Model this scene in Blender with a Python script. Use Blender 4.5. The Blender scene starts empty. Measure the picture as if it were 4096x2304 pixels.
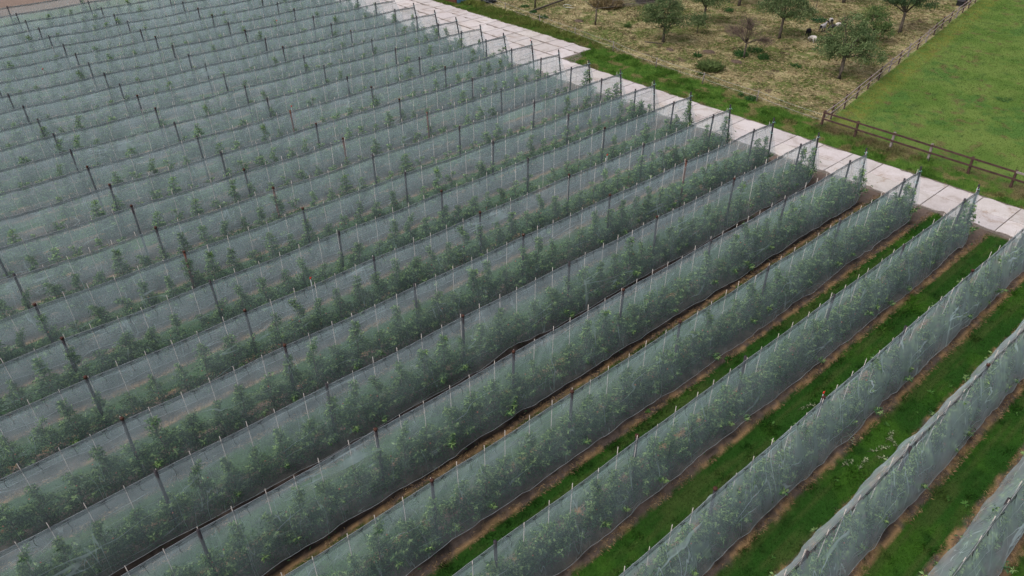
import bpy, math, random
import numpy as np
from mathutils import Vector, Matrix
R = math.radians
scene = bpy.context.scene
COL = scene.collection
rng = np.random.default_rng(7)
random.seed(7)

# ---------------------------------------------------------------- camera
FPX, YAW, PIT, ROL = 2984.1027, R(49.38258), R(35.545578), R(-0.21098)
CAM = np.array([-44.79988, -11.298717, 23.333142])
SKEW = -0.04520                     # row ends step back this much per metre of y
fw = np.array([math.cos(YAW)*math.cos(PIT), math.sin(YAW)*math.cos(PIT), -math.sin(PIT)])
rt = np.cross(fw, [0, 0, 1]); rt /= np.linalg.norm(rt); up = np.cross(rt, fw)
r2 = rt*math.cos(ROL)+up*math.sin(ROL); u2 = -rt*math.sin(ROL)+up*math.cos(ROL)
cam = bpy.data.cameras.new('camera'); cam.lens = FPX/4096*36; cam.sensor_width = 36
cam.clip_start = 0.5; cam.clip_end = 3000
co = bpy.data.objects.new('camera', cam); COL.objects.link(co)
co.matrix_world = Matrix(((r2[0], u2[0], -fw[0], CAM[0]), (r2[1], u2[1], -fw[1], CAM[1]), (r2[2], u2[2], -fw[2], CAM[2]), (0, 0, 0, 1)))
scene.camera = co
def px(x, y, z):
    d = np.array([x, y, z])-CAM; w = d@fw
    return 2048+FPX*(d@r2)/w, 1152-FPX*(d@u2)/w
def seen(x, y, z, m=0):
    a, b = px(x, y, z)
    return -m < a < 4096+m and -m < b < 2304+m

# ---------------------------------------------------------------- light (overcast day)
SUN_EL, SUN_AZ = R(52), R(165)      # azimuth measured from +x
w = bpy.data.worlds.new('World'); scene.world = w; w.use_nodes = True
nt = w.node_tree; bg = nt.nodes['Background']
sky = nt.nodes.new('ShaderNodeTexSky'); sky.sky_type = 'NISHITA'; sky.sun_disc = False
sky.sun_elevation = SUN_EL; sky.sun_rotation = math.pi/2-SUN_AZ
sky.dust_density = 4; sky.air_density = 1.0; sky.ozone_density = 1.0
hs = nt.nodes.new('ShaderNodeHueSaturation'); hs.inputs['Saturation'].default_value = 0.45
nt.links.new(sky.outputs[0], hs.inputs['Color']); nt.links.new(hs.outputs[0], bg.inputs['Color'])
bg.inputs['Strength'].default_value = 0.15
sl = bpy.data.lights.new('sun', 'SUN'); sl.energy = 1.0; sl.angle = R(25); sl.color = (1, 0.96, 0.92)
so = bpy.data.objects.new('sun', sl); COL.objects.link(so)
sd = Vector((math.cos(SUN_EL)*math.cos(SUN_AZ), math.cos(SUN_EL)*math.sin(SUN_AZ), math.sin(SUN_EL)))
so.rotation_euler = sd.to_track_quat('Z', 'Y').to_euler(); so.location = (0, 0, 60)
vs = scene.view_settings; vs.view_transform = 'Standard'; vs.look = 'None'; vs.gamma = 1; vs.exposure = 0.42
scene.cycles.max_bounces = 5; scene.cycles.diffuse_bounces = 2; scene.cycles.transmission_bounces = 3
scene.cycles.transparent_max_bounces = 28; scene.cycles.glossy_bounces = 1
scene.cycles.caustics_reflective = False; scene.cycles.caustics_refractive = False

# ---------------------------------------------------------------- noise
_T = rng.random((256, 256))
def vnoise(x, y, s=0):
    x = np.asarray(x, float)+s*17.3; y = np.asarray(y, float)+s*9.7
    xi = np.floor(x).astype(int); yi = np.floor(y).astype(int); fx = x-xi; fy = y-yi
    fx = fx*fx*(3-2*fx); fy = fy*fy*(3-2*fy); a = _T[xi & 255, yi & 255]; b = _T[(xi+1) & 255, yi & 255]
    c = _T[xi & 255, (yi+1) & 255]; d = _T[(xi+1) & 255, (yi+1) & 255]
    return (a*(1-fx)+b*fx)*(1-fy)+(c*(1-fx)+d*fx)*fy
def fbm(x, y, s=0, o=4):
    v = 0; a = .5; t = 0
    for i in range(o):
        v = v+a*vnoise(x*2**i, y*2**i, s+i*3); t += a; a *= .55
    return v/t
def ss(a, b, v): t = np.clip((v-a)/(b-a), 0, 1); return t*t*(3-2*t)
def mixc(a, b, t): return np.asarray(a)*(1-t[..., None])+np.asarray(b)*t[..., None]

# ---------------------------------------------------------------- helpers
def tag(o, label=None, cat=None, group=None, kind=None):
    if label: o['label'] = label
    if cat: o['category'] = cat
    if group: o['group'] = group
    if kind: o['kind'] = kind
    return o
def empty(name, loc=(0, 0, 0), rz=0):
    o = bpy.data.objects.new(name, None); COL.objects.link(o); o.location = loc; o.rotation_euler = (0, 0, rz)
    o.empty_display_size = .2
    return o
def link(name, me, parent=None, loc=None):
    o = bpy.data.objects.new(name, me); COL.objects.link(o)
    if parent: o.parent = parent
    if loc is not None: o.location = loc
    return o
def mesh(name, V, F, mats, cols=None, mi=None, smooth=False):
    me = bpy.data.meshes.new(name)
    V = np.asarray(V, np.float32).reshape(-1, 3)
    if isinstance(F, np.ndarray):
        n, k = F.shape
        me.vertices.add(len(V)); me.vertices.foreach_set('co', V.ravel())
        me.loops.add(n*k); me.loops.foreach_set('vertex_index', F.astype(np.int32).ravel())
        me.polygons.add(n); me.polygons.foreach_set('loop_start', np.arange(0, n*k, k, dtype=np.int32))
        me.update(calc_edges=True)
    else:
        me.from_pydata(V.tolist(), [], F); me.update()
    for m in (mats if isinstance(mats, (list, tuple)) else [mats]): me.materials.append(m)
    if cols is not None:
        a = me.color_attributes.new('Col', 'FLOAT_COLOR', 'POINT')
        c = np.ones((len(V), 4), np.float32); c[:, :3] = cols; a.data.foreach_set('color', c.ravel())
    if mi is not None: me.polygons.foreach_set('material_index', np.asarray(mi, np.int32))
    if smooth: me.polygons.foreach_set('use_smooth', np.ones(len(me.polygons), bool))
    return me
class MB:
    def __init__(s): s.V = []; s.F = []; s.M = []; s.n = 0
    def add(s, V, F, m=0):
        V = np.asarray(V, float).reshape(-1, 3); s.V.append(V)
        s.F += [tuple(int(i)+s.n for i in f) for f in F]; s.M += [m]*len(F); s.n += len(V)
    def tube(s, P, r, n=7, m=0, cap=True):
        P = [np.asarray(p, float) for p in P]; k = len(P)
        r = [r]*k if np.isscalar(r) else r; V = []
        for i, p in enumerate(P):
            t = P[min(i+1, k-1)]-P[max(i-1, 0)]; t = t/(np.linalg.norm(t)+1e-9)
            a = np.cross(t, [0, 0, 1] if abs(t[2]) < .9 else [1, 0, 0]); a /= np.linalg.norm(a); b = np.cross(t, a)
            for j in range(n):
                q = 2*math.pi*j/n; V.append(p+r[i]*(math.cos(q)*a+math.sin(q)*b))
        F = [(i*n+j, i*n+(j+1) % n, (i+1)*n+(j+1) % n, (i+1)*n+j) for i in range(k-1) for j in range(n)]
        if cap: F += [tuple(range(n))[::-1], tuple((k-1)*n+j for j in range(n))]
        s.add(V, F, m)
    def box(s, c, sz, rz=0, m=0, bev=0.0):
        x, y, z = [v/2 for v in sz]; b = min(bev, x*.9, y*.9)
        if b > 0: pts = [(-x+b, -y), (x-b, -y), (x, -y+b), (x, y-b), (x-b, y), (-x+b, y), (-x, y-b), (-x, -y+b)]
        else: pts = [(-x, -y), (x, -y), (x, y), (-x, y)]
        k = len(pts); cr, sr = math.cos(rz), math.sin(rz)
        V = [(c[0]+a*cr-d*sr, c[1]+a*sr+d*cr, c[2]+e) for e in (-z, z) for a, d in pts]
        F = [tuple(range(k))[::-1], tuple(range(k, 2*k))]+[(i, (i+1) % k, k+(i+1) % k, k+i) for i in range(k)]
        s.add(V, F, m)
    def me(s, name, mats, smooth=False):
        return mesh(name, np.concatenate(s.V), s.F, mats, mi=s.M, smooth=smooth)
def beam(mb, a, b, wd, ht, m=0):
    a = np.array(a, float); b = np.array(b, float); t = (b-a)/np.linalg.norm(b-a)
    s_ = np.cross(t, [0, 0, 1]); s_ /= np.linalg.norm(s_); u_ = np.cross(s_, t)
    V = [p+s_*x*wd/2+u_*y*ht/2 for p in (a, b) for x, y in ((-1, -1), (1, -1), (1, 1), (-1, 1))]
    mb.add(V, [(3, 2, 1, 0), (4, 5, 6, 7), (0, 1, 5, 4), (1, 2, 6, 5), (2, 3, 7, 6), (3, 0, 4, 7)], m)

# ---------------------------------------------------------------- materials
def mat(name):
    m = bpy.data.materials.new(name); m.use_nodes = True; n = m.node_tree; n.nodes.clear()
    out = n.nodes.new('ShaderNodeOutputMaterial'); return m, n, out
def N(n, t, **k):
    o = n.nodes.new('ShaderNode'+t)
    for a, b in k.items():
        if a in o.inputs: o.inputs[a].default_value = b
        else: setattr(o, a, b)
    return o
def noise(n, sc, det=5, vec=None, rough=.6, dist=0.0):
    t = N(n, 'TexNoise'); t.inputs['Scale'].default_value = sc; t.inputs['Detail'].default_value = det
    t.inputs['Roughness'].default_value = rough; t.inputs['Distortion'].default_value = dist
    if vec is not None: n.links.new(vec, t.inputs['Vector'])
    return t.outputs['Fac']
def ramp(n, fac, stops):
    r = N(n, 'ValToRGB'); e = r.color_ramp.elements
    while len(e) < len(stops): e.new(.5)
    for i, (p, c) in enumerate(stops):
        e[i].position = p; e[i].color = (*c, 1) if len(c) == 3 else c
    n.links.new(fac, r.inputs['Fac']); return r.outputs['Color']
def surf(name, base, var=.35, sc=6, rough=.9, bump=.3, bsc=30, spec=.2, stretch=None):
    """one procedural surface: base colour broken up by two noises, with bump"""
    m, n, out = mat(name); b = N(n, 'BsdfPrincipled'); tc = N(n, 'TexCoord'); v = tc.outputs['Object']
    if stretch:
        mp = N(n, 'Mapping'); mp.inputs['Scale'].default_value = stretch; n.links.new(v, mp.inputs['Vector']); v = mp.outputs[0]
    f = noise(n, sc, 6, v); base = np.array(base)
    c = ramp(n, f, [(.3, tuple(base*(1-var))), (.5, tuple(base)), (.72, tuple(np.minimum(base*(1+var), 1)))])
    n.links.new(c, b.inputs['Base Color']); b.inputs['Roughness'].default_value = rough
    b.inputs['Specular IOR Level'].default_value = spec
    bp = N(n, 'Bump'); bp.inputs['Strength'].default_value = bump; bp.inputs['Distance'].default_value = .02
    n.links.new(noise(n, bsc, 4, v), bp.inputs['Height']); n.links.new(bp.outputs[0], b.inputs['Normal'])
    n.links.new(b.outputs[0], out.inputs[0]); return m
def vcol_ground(name, sc=9.0, lo=.72, hi=1.28, bump=.6, bsc=22, rough=.95):
    m, n, out = mat(name); b = N(n, 'BsdfPrincipled'); tc = N(n, 'TexCoord'); v = tc.outputs['Object']
    at = N(n, 'Attribute'); at.attribute_name = 'Col'
    f1 = noise(n, sc, 8, v, .7); f2 = noise(n, sc*6, 3, v, .6)
    r1 = ramp(n, f1, [(.28, (lo,)*3), (.5, (1, 1, 1)), (.75, (hi,)*3)])
    r2_ = ramp(n, f2, [(.3, (.7, .72, .7)), (.7, (1.3, 1.25, 1.2))])
    m1 = N(n, 'Mix'); m1.data_type = 'RGBA'; m1.blend_type = 'MULTIPLY'; m1.inputs['Factor'].default_value = 1
    n.links.new(at.outputs['Color'], m1.inputs[6]); n.links.new(r1, m1.inputs[7])
    m2 = N(n, 'Mix'); m2.data_type = 'RGBA'; m2.blend_type = 'MULTIPLY'; m2.inputs['Factor'].default_value = 1
    n.links.new(m1.outputs[2], m2.inputs[6]); n.links.new(r2_, m2.inputs[7])
    n.links.new(m2.outputs[2], b.inputs['Base Color']); b.inputs['Roughness'].default_value = rough
    b.inputs['Specular IOR Level'].default_value = .1
    bp = N(n, 'Bump'); bp.inputs['Strength'].default_value = bump; bp.inputs['Distance'].default_value = .05
    n.links.new(noise(n, bsc, 6, v, .7), bp.inputs['Height']); n.links.new(bp.outputs[0], b.inputs['Normal'])
    n.links.new(b.outputs[0], out.inputs[0]); return m
def leafmat(name, trans=.35, rough=.55, spec=.35, rnd=.25):
    m, n, out = mat(name); at = N(n, 'Attribute'); at.attribute_name = 'Col'
    oi = N(n, 'ObjectInfo'); mr = N(n, 'MapRange'); mr.inputs['To Min'].default_value = 1-rnd; mr.inputs['To Max'].default_value = 1+rnd
    n.links.new(oi.outputs['Random'], mr.inputs['Value'])
    mx = N(n, 'VectorMath'); mx.operation = 'SCALE'; n.links.new(at.outputs['Color'], mx.inputs[0]); n.links.new(mr.outputs[0], mx.inputs['Scale'])
    b = N(n, 'BsdfPrincipled'); b.inputs['Roughness'].default_value = rough; b.inputs['Specular IOR Level'].default_value = spec
    t = N(n, 'BsdfTranslucent'); n.links.new(mx.outputs[0], b.inputs['Base Color']); n.links.new(mx.outputs[0], t.inputs['Color'])
    s = N(n, 'MixShader'); s.inputs[0].default_value = trans; n.links.new(b.outputs[0], s.inputs[1]); n.links.new(t.outputs[0], s.inputs[2])
    n.links.new(s.outputs[0], out.inputs[0]); return m
def netmat(name, alpha, col, crease=1.0, streak=False):
    m, n, out = mat(name); tc = N(n, 'TexCoord'); oi = N(n, 'ObjectInfo')
    ad = N(n, 'VectorMath'); ad.operation = 'ADD'; cb = N(n, 'CombineXYZ')
    mu = N(n, 'Math', operation='MULTIPLY'); mu.inputs[1].default_value = 300; n.links.new(oi.outputs['Random'], mu.inputs[0]); n.links.new(mu.outputs[0], cb.inputs[0])
    n.links.new(tc.outputs['Object'], ad.inputs[0]); n.links.new(cb.outputs[0], ad.inputs[1])
    mp = N(n, 'Mapping'); mp.inputs['Rotation'].default_value = (0, R(38), 0); mp.inputs['Scale'].default_value = (.28, 1, 2.6)
    n.links.new(ad.outputs[0], mp.inputs['Vector'])
    # folds: thin contour lines of a stretched noise
    def line(sc, wd, dist):
        f = noise(n, sc, 1, mp.outputs[0], .4, dist)
        a = N(n, 'Math', operation='SUBTRACT'); a.inputs[1].default_value = .5; n.links.new(f, a.inputs[0])
        b_ = N(n, 'Math', operation='ABSOLUTE'); n.links.new(a.outputs[0], b_.inputs[0])
        r = N(n, 'MapRange'); r.inputs['From Min'].default_value = 0; r.inputs['From Max'].default_value = wd
        r.inputs['To Min'].default_value = 1; r.inputs['To Max'].default_value = 0; n.links.new(b_.outputs[0], r.inputs['Value'])
        return r.outputs[0]
    l1 = line(.5, .008, .1); msk = noise(n, .5, 2, ad.outputs[0])
    mr = N(n, 'MapRange'); mr.inputs['From Min'].default_value = .45; mr.inputs['From Max'].default_value = .62; n.links.new(msk, mr.inputs['Value'])
    lm0 = N(n, 'Math', operation='MULTIPLY'); n.links.new(l1, lm0.inputs[0]); n.links.new(mr.outputs[0], lm0.inputs[1])
    mpv = N(n, 'Mapping'); mpv.inputs['Scale'].default_value = (2.8, 1, .2); mpv.inputs['Rotation'].default_value = (0, R(-14), 0); n.links.new(ad.outputs[0], mpv.inputs['Vector'])
    fv = noise(n, 1.0, 1.5, mpv.outputs[0], .45, .15); av = N(n, 'Math', operation='SUBTRACT'); av.inputs[1].default_value = .53; n.links.new(fv, av.inputs[0])
    bv = N(n, 'Math', operation='ABSOLUTE'); n.links.new(av.outputs[0], bv.inputs[0]); rv = N(n, 'MapRange'); rv.inputs['From Max'].default_value = .014
    rv.inputs['To Min'].default_value = .75; rv.inputs['To Max'].default_value = 0; n.links.new(bv.outputs[0], rv.inputs['Value'])
    mk2 = N(n, 'MapRange'); mk2.inputs['From Min'].default_value = .5; mk2.inputs['From Max'].default_value = .62; n.links.new(noise(n, .37, 2, mpv.outputs[0]), mk2.inputs['Value'])
    lv = N(n, 'Math', operation='MULTIPLY'); n.links.new(rv.outputs[0], lv.inputs[0]); n.links.new(mk2.outputs[0], lv.inputs[1])
    lm = N(n, 'Math', operation='ADD'); n.links.new(lm0.outputs[0], lm.inputs[0]); n.links.new(lv.outputs[0], lm.inputs[1])
    # opacity: yarn cover grows as the sheet is seen at a slant
    geo = N(n, 'NewGeometry'); dt = N(n, 'VectorMath'); dt.operation = 'DOT_PRODUCT'
    n.links.new(geo.outputs['Normal'], dt.inputs[0]); n.links.new(geo.outputs['Incoming'], dt.inputs[1])
    ab = N(n, 'Math', operation='ABSOLUTE'); n.links.new(dt.outputs['Value'], ab.inputs[0])
    mxm = N(n, 'Math', operation='MAXIMUM'); mxm.inputs[1].default_value = .22; n.links.new(ab.outputs[0], mxm.inputs[0])
    iv = N(n, 'Math', operation='POWER'); iv.inputs[1].default_value = -.4; n.links.new(mxm.outputs[0], iv.inputs[0])
    cl = noise(n, .8, 4, ad.outputs[0]); dm = N(n, 'MapRange'); dm.inputs['From Min'].default_value = .3; dm.inputs['From Max'].default_value = .7
    dm.inputs['To Min'].default_value = .68; dm.inputs['To Max'].default_value = 1.35; n.links.new(cl, dm.inputs['Value'])
    ex = N(n, 'Math', operation='MULTIPLY'); n.links.new(iv.outputs[0], ex.inputs[0]); n.links.new(dm.outputs[0], ex.inputs[1])
    cr = N(n, 'Math', operation='MULTIPLY_ADD'); n.links.new(lm.outputs[0], cr.inputs[0]); cr.inputs[1].default_value = crease*2.6; n.links.new(ex.outputs[0], cr.inputs[2])
    e_out = cr.outputs[0]
    if streak:
        mp2 = N(n, 'Mapping'); mp2.inputs['Scale'].default_value = (.7, 1, 22); mp2.inputs['Rotation'].default_value = (0, R(4), 0)
        n.links.new(ad.outputs[0], mp2.inputs['Vector']); st = noise(n, 1.5, 3, mp2.outputs[0])
        sr = N(n, 'MapRange'); sr.inputs['From Min'].default_value = .35; sr.inputs['From Max'].default_value = .6
        sr.inputs['To Min'].default_value = .35; sr.inputs['To Max'].default_value = 2.0; n.links.new(st, sr.inputs['Value'])
        sm = N(n, 'Math', operation='MULTIPLY'); n.links.new(e_out, sm.inputs[0]); n.links.new(sr.outputs[0], sm.inputs[1]); e_out = sm.outputs[0]
    pw = N(n, 'Math', operation='POWER'); pw.inputs[0].default_value = 1-alpha; n.links.new(e_out, pw.inputs[1])
    d = N(n, 'BsdfDiffuse'); d.inputs['Color'].default_value = (*col, 1)
    t = N(n, 'BsdfTranslucent'); t.inputs['Color'].default_value = (*col, 1)
    s1 = N(n, 'MixShader'); s1.inputs[0].default_value = .45; n.links.new(d.outputs[0], s1.inputs[1]); n.links.new(t.outputs[0], s1.inputs[2])
    tr = N(n, 'BsdfTransparent'); s2 = N(n, 'MixShader'); n.links.new(pw.outputs[0], s2.inputs[0])
    n.links.new(s1.outputs[0], s2.inputs[1]); n.links.new(tr.outputs[0], s2.inputs[2]); n.links.new(s2.outputs[0], out.inputs[0])
    return m
def concrete():
    m, n, out = mat('concrete'); b = N(n, 'BsdfPrincipled'); tc = N(n, 'TexCoord'); v = tc.outputs['Object']
    at = N(n, 'Attribute'); at.attribute_name = 'Col'
    c1 = ramp(n, noise(n, .7, 7, v, .65, .8), [(.3, (.66, .6, .55)), (.45, (.93, .9, .88)), (.7, (1.05, 1.04, 1.05))])
    c2 = ramp(n, noise(n, 14, 6, v, .7), [(.3, (.82, .8, .78)), (.6, (1.03, 1.03, 1.03))])
    st = ramp(n, noise(n, .45, 7, v, .75, 1.5), [(.54, (1, 1, 1)), (.66, (.74, .66, .58)), (.78, (.5, .42, .34))])
    x = at.outputs['Color']
    for c in (c1, c2, st):
        mx = N(n, 'Mix'); mx.data_type = 'RGBA'; mx.blend_type = 'MULTIPLY'; mx.inputs['Factor'].default_value = 1
        n.links.new(x, mx.inputs[6]); n.links.new(c, mx.inputs[7]); x = mx.outputs[2]
    n.links.new(x, b.inputs['Base Color']); b.inputs['Roughness'].default_value = .85
    bp = N(n, 'Bump'); bp.inputs['Strength'].default_value = .15; bp.inputs['Distance'].default_value = .01
    n.links.new(noise(n, 40, 4, v), bp.inputs['Height']); n.links.new(bp.outputs[0], b.inputs['Normal'])
    n.links.new(b.outputs[0], out.inputs[0]); return m

M_ground = vcol_ground('ground_cover'); M_blade = leafmat('grass_blade', .3, .7, .1, 0.0)
M_straw = leafmat('dry_litter', .1, .9, .05, 0.0)
M_leaf = leafmat('fruit_tree_leaf', .3, .6, .2, .15); M_oldleaf = leafmat('old_tree_leaf', .25, .65, .15, .08)
M_net = netmat('insect_net', .180, (.625, .735, .755), .9); M_netnew = netmat('insect_net_bright', .20, (.72, .84, .86), 2.4)
M_hem = netmat('net_hem', .30, (.12, .135, .145), .3, True)
M_post = surf('tarred_post', (.035, .030, .034), .5, 8, .8, .6, 60, .25, (1, 1, .15))
M_rust = surf('reddish_post', (.12, .05, .035), .5, 8, .8, .6, 60, .2, (1, 1, .15))
M_cap = surf('rusty_cap', (.055, .023, .016), .4, 20, .8)
M_stake = surf('bamboo_stake', (.46, .41, .375), .2, 5, .7, .2, 30, .3, (1, 1, .4))
M_tie = surf('pale_rope', (.35, .62, .62), .1, 10); M_black = surf('black_plastic', (.012, .012, .014), .3, 10, .6)
M_wire = surf('galvanised_wire', (.30, .31, .32), .2, 10, .5, .1, 10, .5)
M_twig = surf('purple_twig', (.15, .105, .09), .3, 6, .9); M_bark = surf('bark', (.085, .07, .055), .5, 9, .9, .8, 40, .15, (1, 1, .3)); M_apple = surf('apple_skin', (.36, .12, .07), .4, 9, .4)
M_rail = surf('weathered_rail', (.065, .037, .031), .45, 3, .85, .5, 40, .2, (1, 1, 1)); M_grey = surf('grey_timber', (.22, .185, .175), .3, 3, .85, .4, 40, .2)
M_prail = surf('pale_rail', (.30, .235, .225), .3, 3, .8); M_conc = concrete(); M_joint = surf('joint_soil', (.15, .125, .105), .4, 5)
M_red = surf('red_plastic', (.5, .03, .02), .1, 5, .5)
M_black_wool = surf('black_wool', (.014, .014, .018), .4, 12, .95, .5, 30); M_wool = surf('white_wool', (.58, .53, .49), .15, 6, .95, .5, 30)
M_greywool = surf('grey_wool', (.34, .31, .30), .35, 5, .95, .5, 30); M_darkwool = surf('dark_wool', (.035, .032, .035), .4, 6, .95, .5, 30)
M_rustsheet = surf('rusted_sheet', (.085, .03, .022), .4, 4, .8); M_blue = surf('blue_tarpaulin', (.13, .27, .42), .3, 3, .6)
M_tyre = surf('tyre_rubber', (.03, .031, .033), .4, 8, .8); M_hose = surf('white_hose', (.55, .55, .52), .1, 5, .6)

# ---------------------------------------------------------------- orchard layout
ROWS = list(range(-3, 25)); S = 3.3
def xend(y): return SKEW*y
def post_off(k): return -9.12-.163*k
def inrow(k):   # visible range of a row along x
    xs = [x for x in np.arange(-70, xend(k*S)+.01, .25) if seen(x, k*S, 3.2, 60) or seen(x, k*S, .4, 60)]
    return (min(xs), max(xs)) if xs else None
RANGE = {k: inrow(k) for k in ROWS}

# ---------------------------------------------------------------- ground colours
GR_ALLEY = np.array((.0185, .062, .009)); SOIL = np.array((.108, .082, .072)); DSOIL = np.array((.052, .041, .037)); STRAW = np.array((.30, .19, .10))
def orchard_col(x, y):
    k = np.round(y/S); d = y-k*S; ad = np.abs(d)+.16*(fbm(x*1.7, y*.6, 3)-.5)*2+.07*(vnoise(x*5, y*2, 8)-.5)
    n1 = fbm(x*3, y*3, 5); g = mixc(GR_ALLEY, GR_ALLEY*np.array([1.9, 1.5, 1.2]), ss(.42, .72, fbm(x*.5, y*.5, 11)))
    g = mixc(g, GR_ALLEY*.72, ss(.58, .78, fbm(x*1.6, y*1.6, 12))); g = mixc(g, np.array((.055, .078, .022)), ss(.5, .66, fbm(x*.3, y*5, 17))*.6); g = g*(.8+.4*fbm(x*5, y*5, 18))[..., None]
    soil = mixc(DSOIL, SOIL*1.2, ss(.3, .75, n1))
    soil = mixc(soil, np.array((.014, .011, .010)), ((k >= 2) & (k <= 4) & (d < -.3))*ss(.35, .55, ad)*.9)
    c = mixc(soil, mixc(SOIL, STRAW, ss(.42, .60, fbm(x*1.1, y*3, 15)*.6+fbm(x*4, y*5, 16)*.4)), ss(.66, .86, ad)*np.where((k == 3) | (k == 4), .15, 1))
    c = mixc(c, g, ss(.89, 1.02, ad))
    # bare soil at the road end of the rows
    e = x-xend(y)+.35*(fbm(x*1.3, y*1.3, 21)-.5)*2
    edge = np.where(ad > .95, ss(1.45, 1.75, e), ss(-.6, .1, e))
    return mixc(c, mixc(SOIL*1.6, np.array((.12, .085, .065)), n1), edge)
def fence_y(x): return 14.1+.16*(x-8.4)
def outer_col(x, y):
    n1 = fbm(x*.55, y*.55, 31); n2 = fbm(x*2.4, y*2.4, 32); n3 = fbm(x*.22, y*.22, 33); n4 = fbm(x*5, y*5, 34)
    # sheep pasture: straw over thin green
    straw = mixc((.25, .21, .11), (.35, .30, .17), ss(.3, .7, n4)); green = mixc((.095, .115, .035), (.13, .155, .05), n2)
    brown = mixc((.085, .062, .042), (.12, .09, .06), n4)
    p = mixc(straw, green, ss(.43, .58, .6*n1+.4*n2)); p = mixc(p, brown, ss(.60, .72, fbm(x*.8, y*.8, 36)*.6+n2*.4))
    # meadow
    m = mixc((.088, .152, .030), (.125, .182, .044), ss(.35, .65, n1)); m = mixc(m, (.058, .135, .03), ss(.52, .62, n3*.6+n2*.4)*.7)
    m = mixc(m, (.06, .11, .03), ss(.64, .78, fbm(x*1.5, y*1.5, 37))*.7)
    for cx, cy, rx, ry in ((56.5, 9.5, 1.2, 2.6), (48, 11.5, .6, 1.2), (20.5, 1.2, .5, 1.1), (56, 2.4, 1, 2), (16.8, -.4, .3, .9), (44, 9.8, .8, 1.8)):
        q = ((x-cx)/rx/1.3)**2+((y-cy)/ry/1.2)**2+1.6*(n2-.5); m = mixc(m, mixc((.24, .15, .075), (.31, .2, .1), n4), 1-ss(.6, 1.2, q))
    dt = ss(.62, .70, fbm(x*1.1, y*1.1, 41)*.75+n4*.25); m = mixc(m, (.13, .095, .05), dt*.7)
    dy = fence_y(x)-y; m = mixc(m, (.19, .165, .035), (1-ss(.5, 1.5, np.abs(dy-1.0)))*ss(.4, .65, n2)*.45)
    fx = x-8.55; m = mixc(m, mixc((.16, .10, .06), (.12, .14, .045), n2), (1-ss(.3, 1.6, np.abs(fx-.5)))*ss(.38, .55, n1)*.85)
    c = mixc(m, p, ss(-.1, .15, y-fence_y(x)))
    # verge between road and wire fence
    vg = mixc((.052, .118, .018), (.088, .16, .028), ss(.3, .7, n2)); vg = mixc(vg, (.16, .15, .06), ss(.56, .66, fbm(x*1.0, y*1.0, 43)))
    line = np.where(y > 14, 9.0+.02*(y-14)+.5*(n1-.5), 8.5); c = mixc(c, vg, 1-ss(-.25, .45, x-line-.4*(n2-.5)))
    fx = x-8.35; c = mixc(c, mixc((.17, .11, .075), (.11, .12, .045), n2), (1-ss(.25, 1.3, np.abs(fx)))*ss(.38, .52, n1)*(y < 14.5)*.8)
    return c
def far_edge(y): return np.where(y > 38.4, 10.25-.049*y, 6.12-.049*y)
def grid(name, x0, x1, y0, y1, st, colf, z, keep=None):
    nx = int((x1-x0)/st)+1; ny = int((y1-y0)/st)+1
    X, Y = np.meshgrid(np.linspace(x0, x1, nx), np.linspace(y0, y1, ny), indexing='ij'); x = X.ravel(); y = Y.ravel()
    i = np.arange(nx*ny).reshape(nx, ny); F = np.stack([i[:-1, :-1], i[1:, :-1], i[1:, 1:], i[:-1, 1:]], -1).reshape(-1, 4)
    if keep is not None:
        cx = x[F].mean(1); cy = y[F].mean(1); F = F[keep(cx, cy)]
    return tag(link(name, mesh(name, np.stack([x, y, np.full_like(x, z)], 1), F, M_ground, colf(x, y))), kind='structure')
gcol = lambda x, y: mixc((.06, .085, .03), (.09, .115, .04), fbm(x*.05, y*.05, 1))
grid('ground', -700, 900, -600, 1000, 20, gcol, -.02)
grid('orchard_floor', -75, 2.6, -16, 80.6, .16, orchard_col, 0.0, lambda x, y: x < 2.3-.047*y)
grid('pasture', 1, 75, -14, 78, .22, outer_col, -.004, lambda x, y: x > 4-.05*y)
def fieldc(x, y):
    g = mixc((.05, .085, .022), (.09, .12, .035), fbm(x*.7, y*.7, 51)); f = mixc((.17, .125, .105), (.215, .16, .135), fbm(x*.3, y*2.2, 52))
    return mixc(g, f, ss(88.5, 89.6, y+.8*fbm(x*.5, y*.5, 53)))
grid('bare_field', -90, 2, 80.6, 150, .5, fieldc, 0.0)

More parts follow.
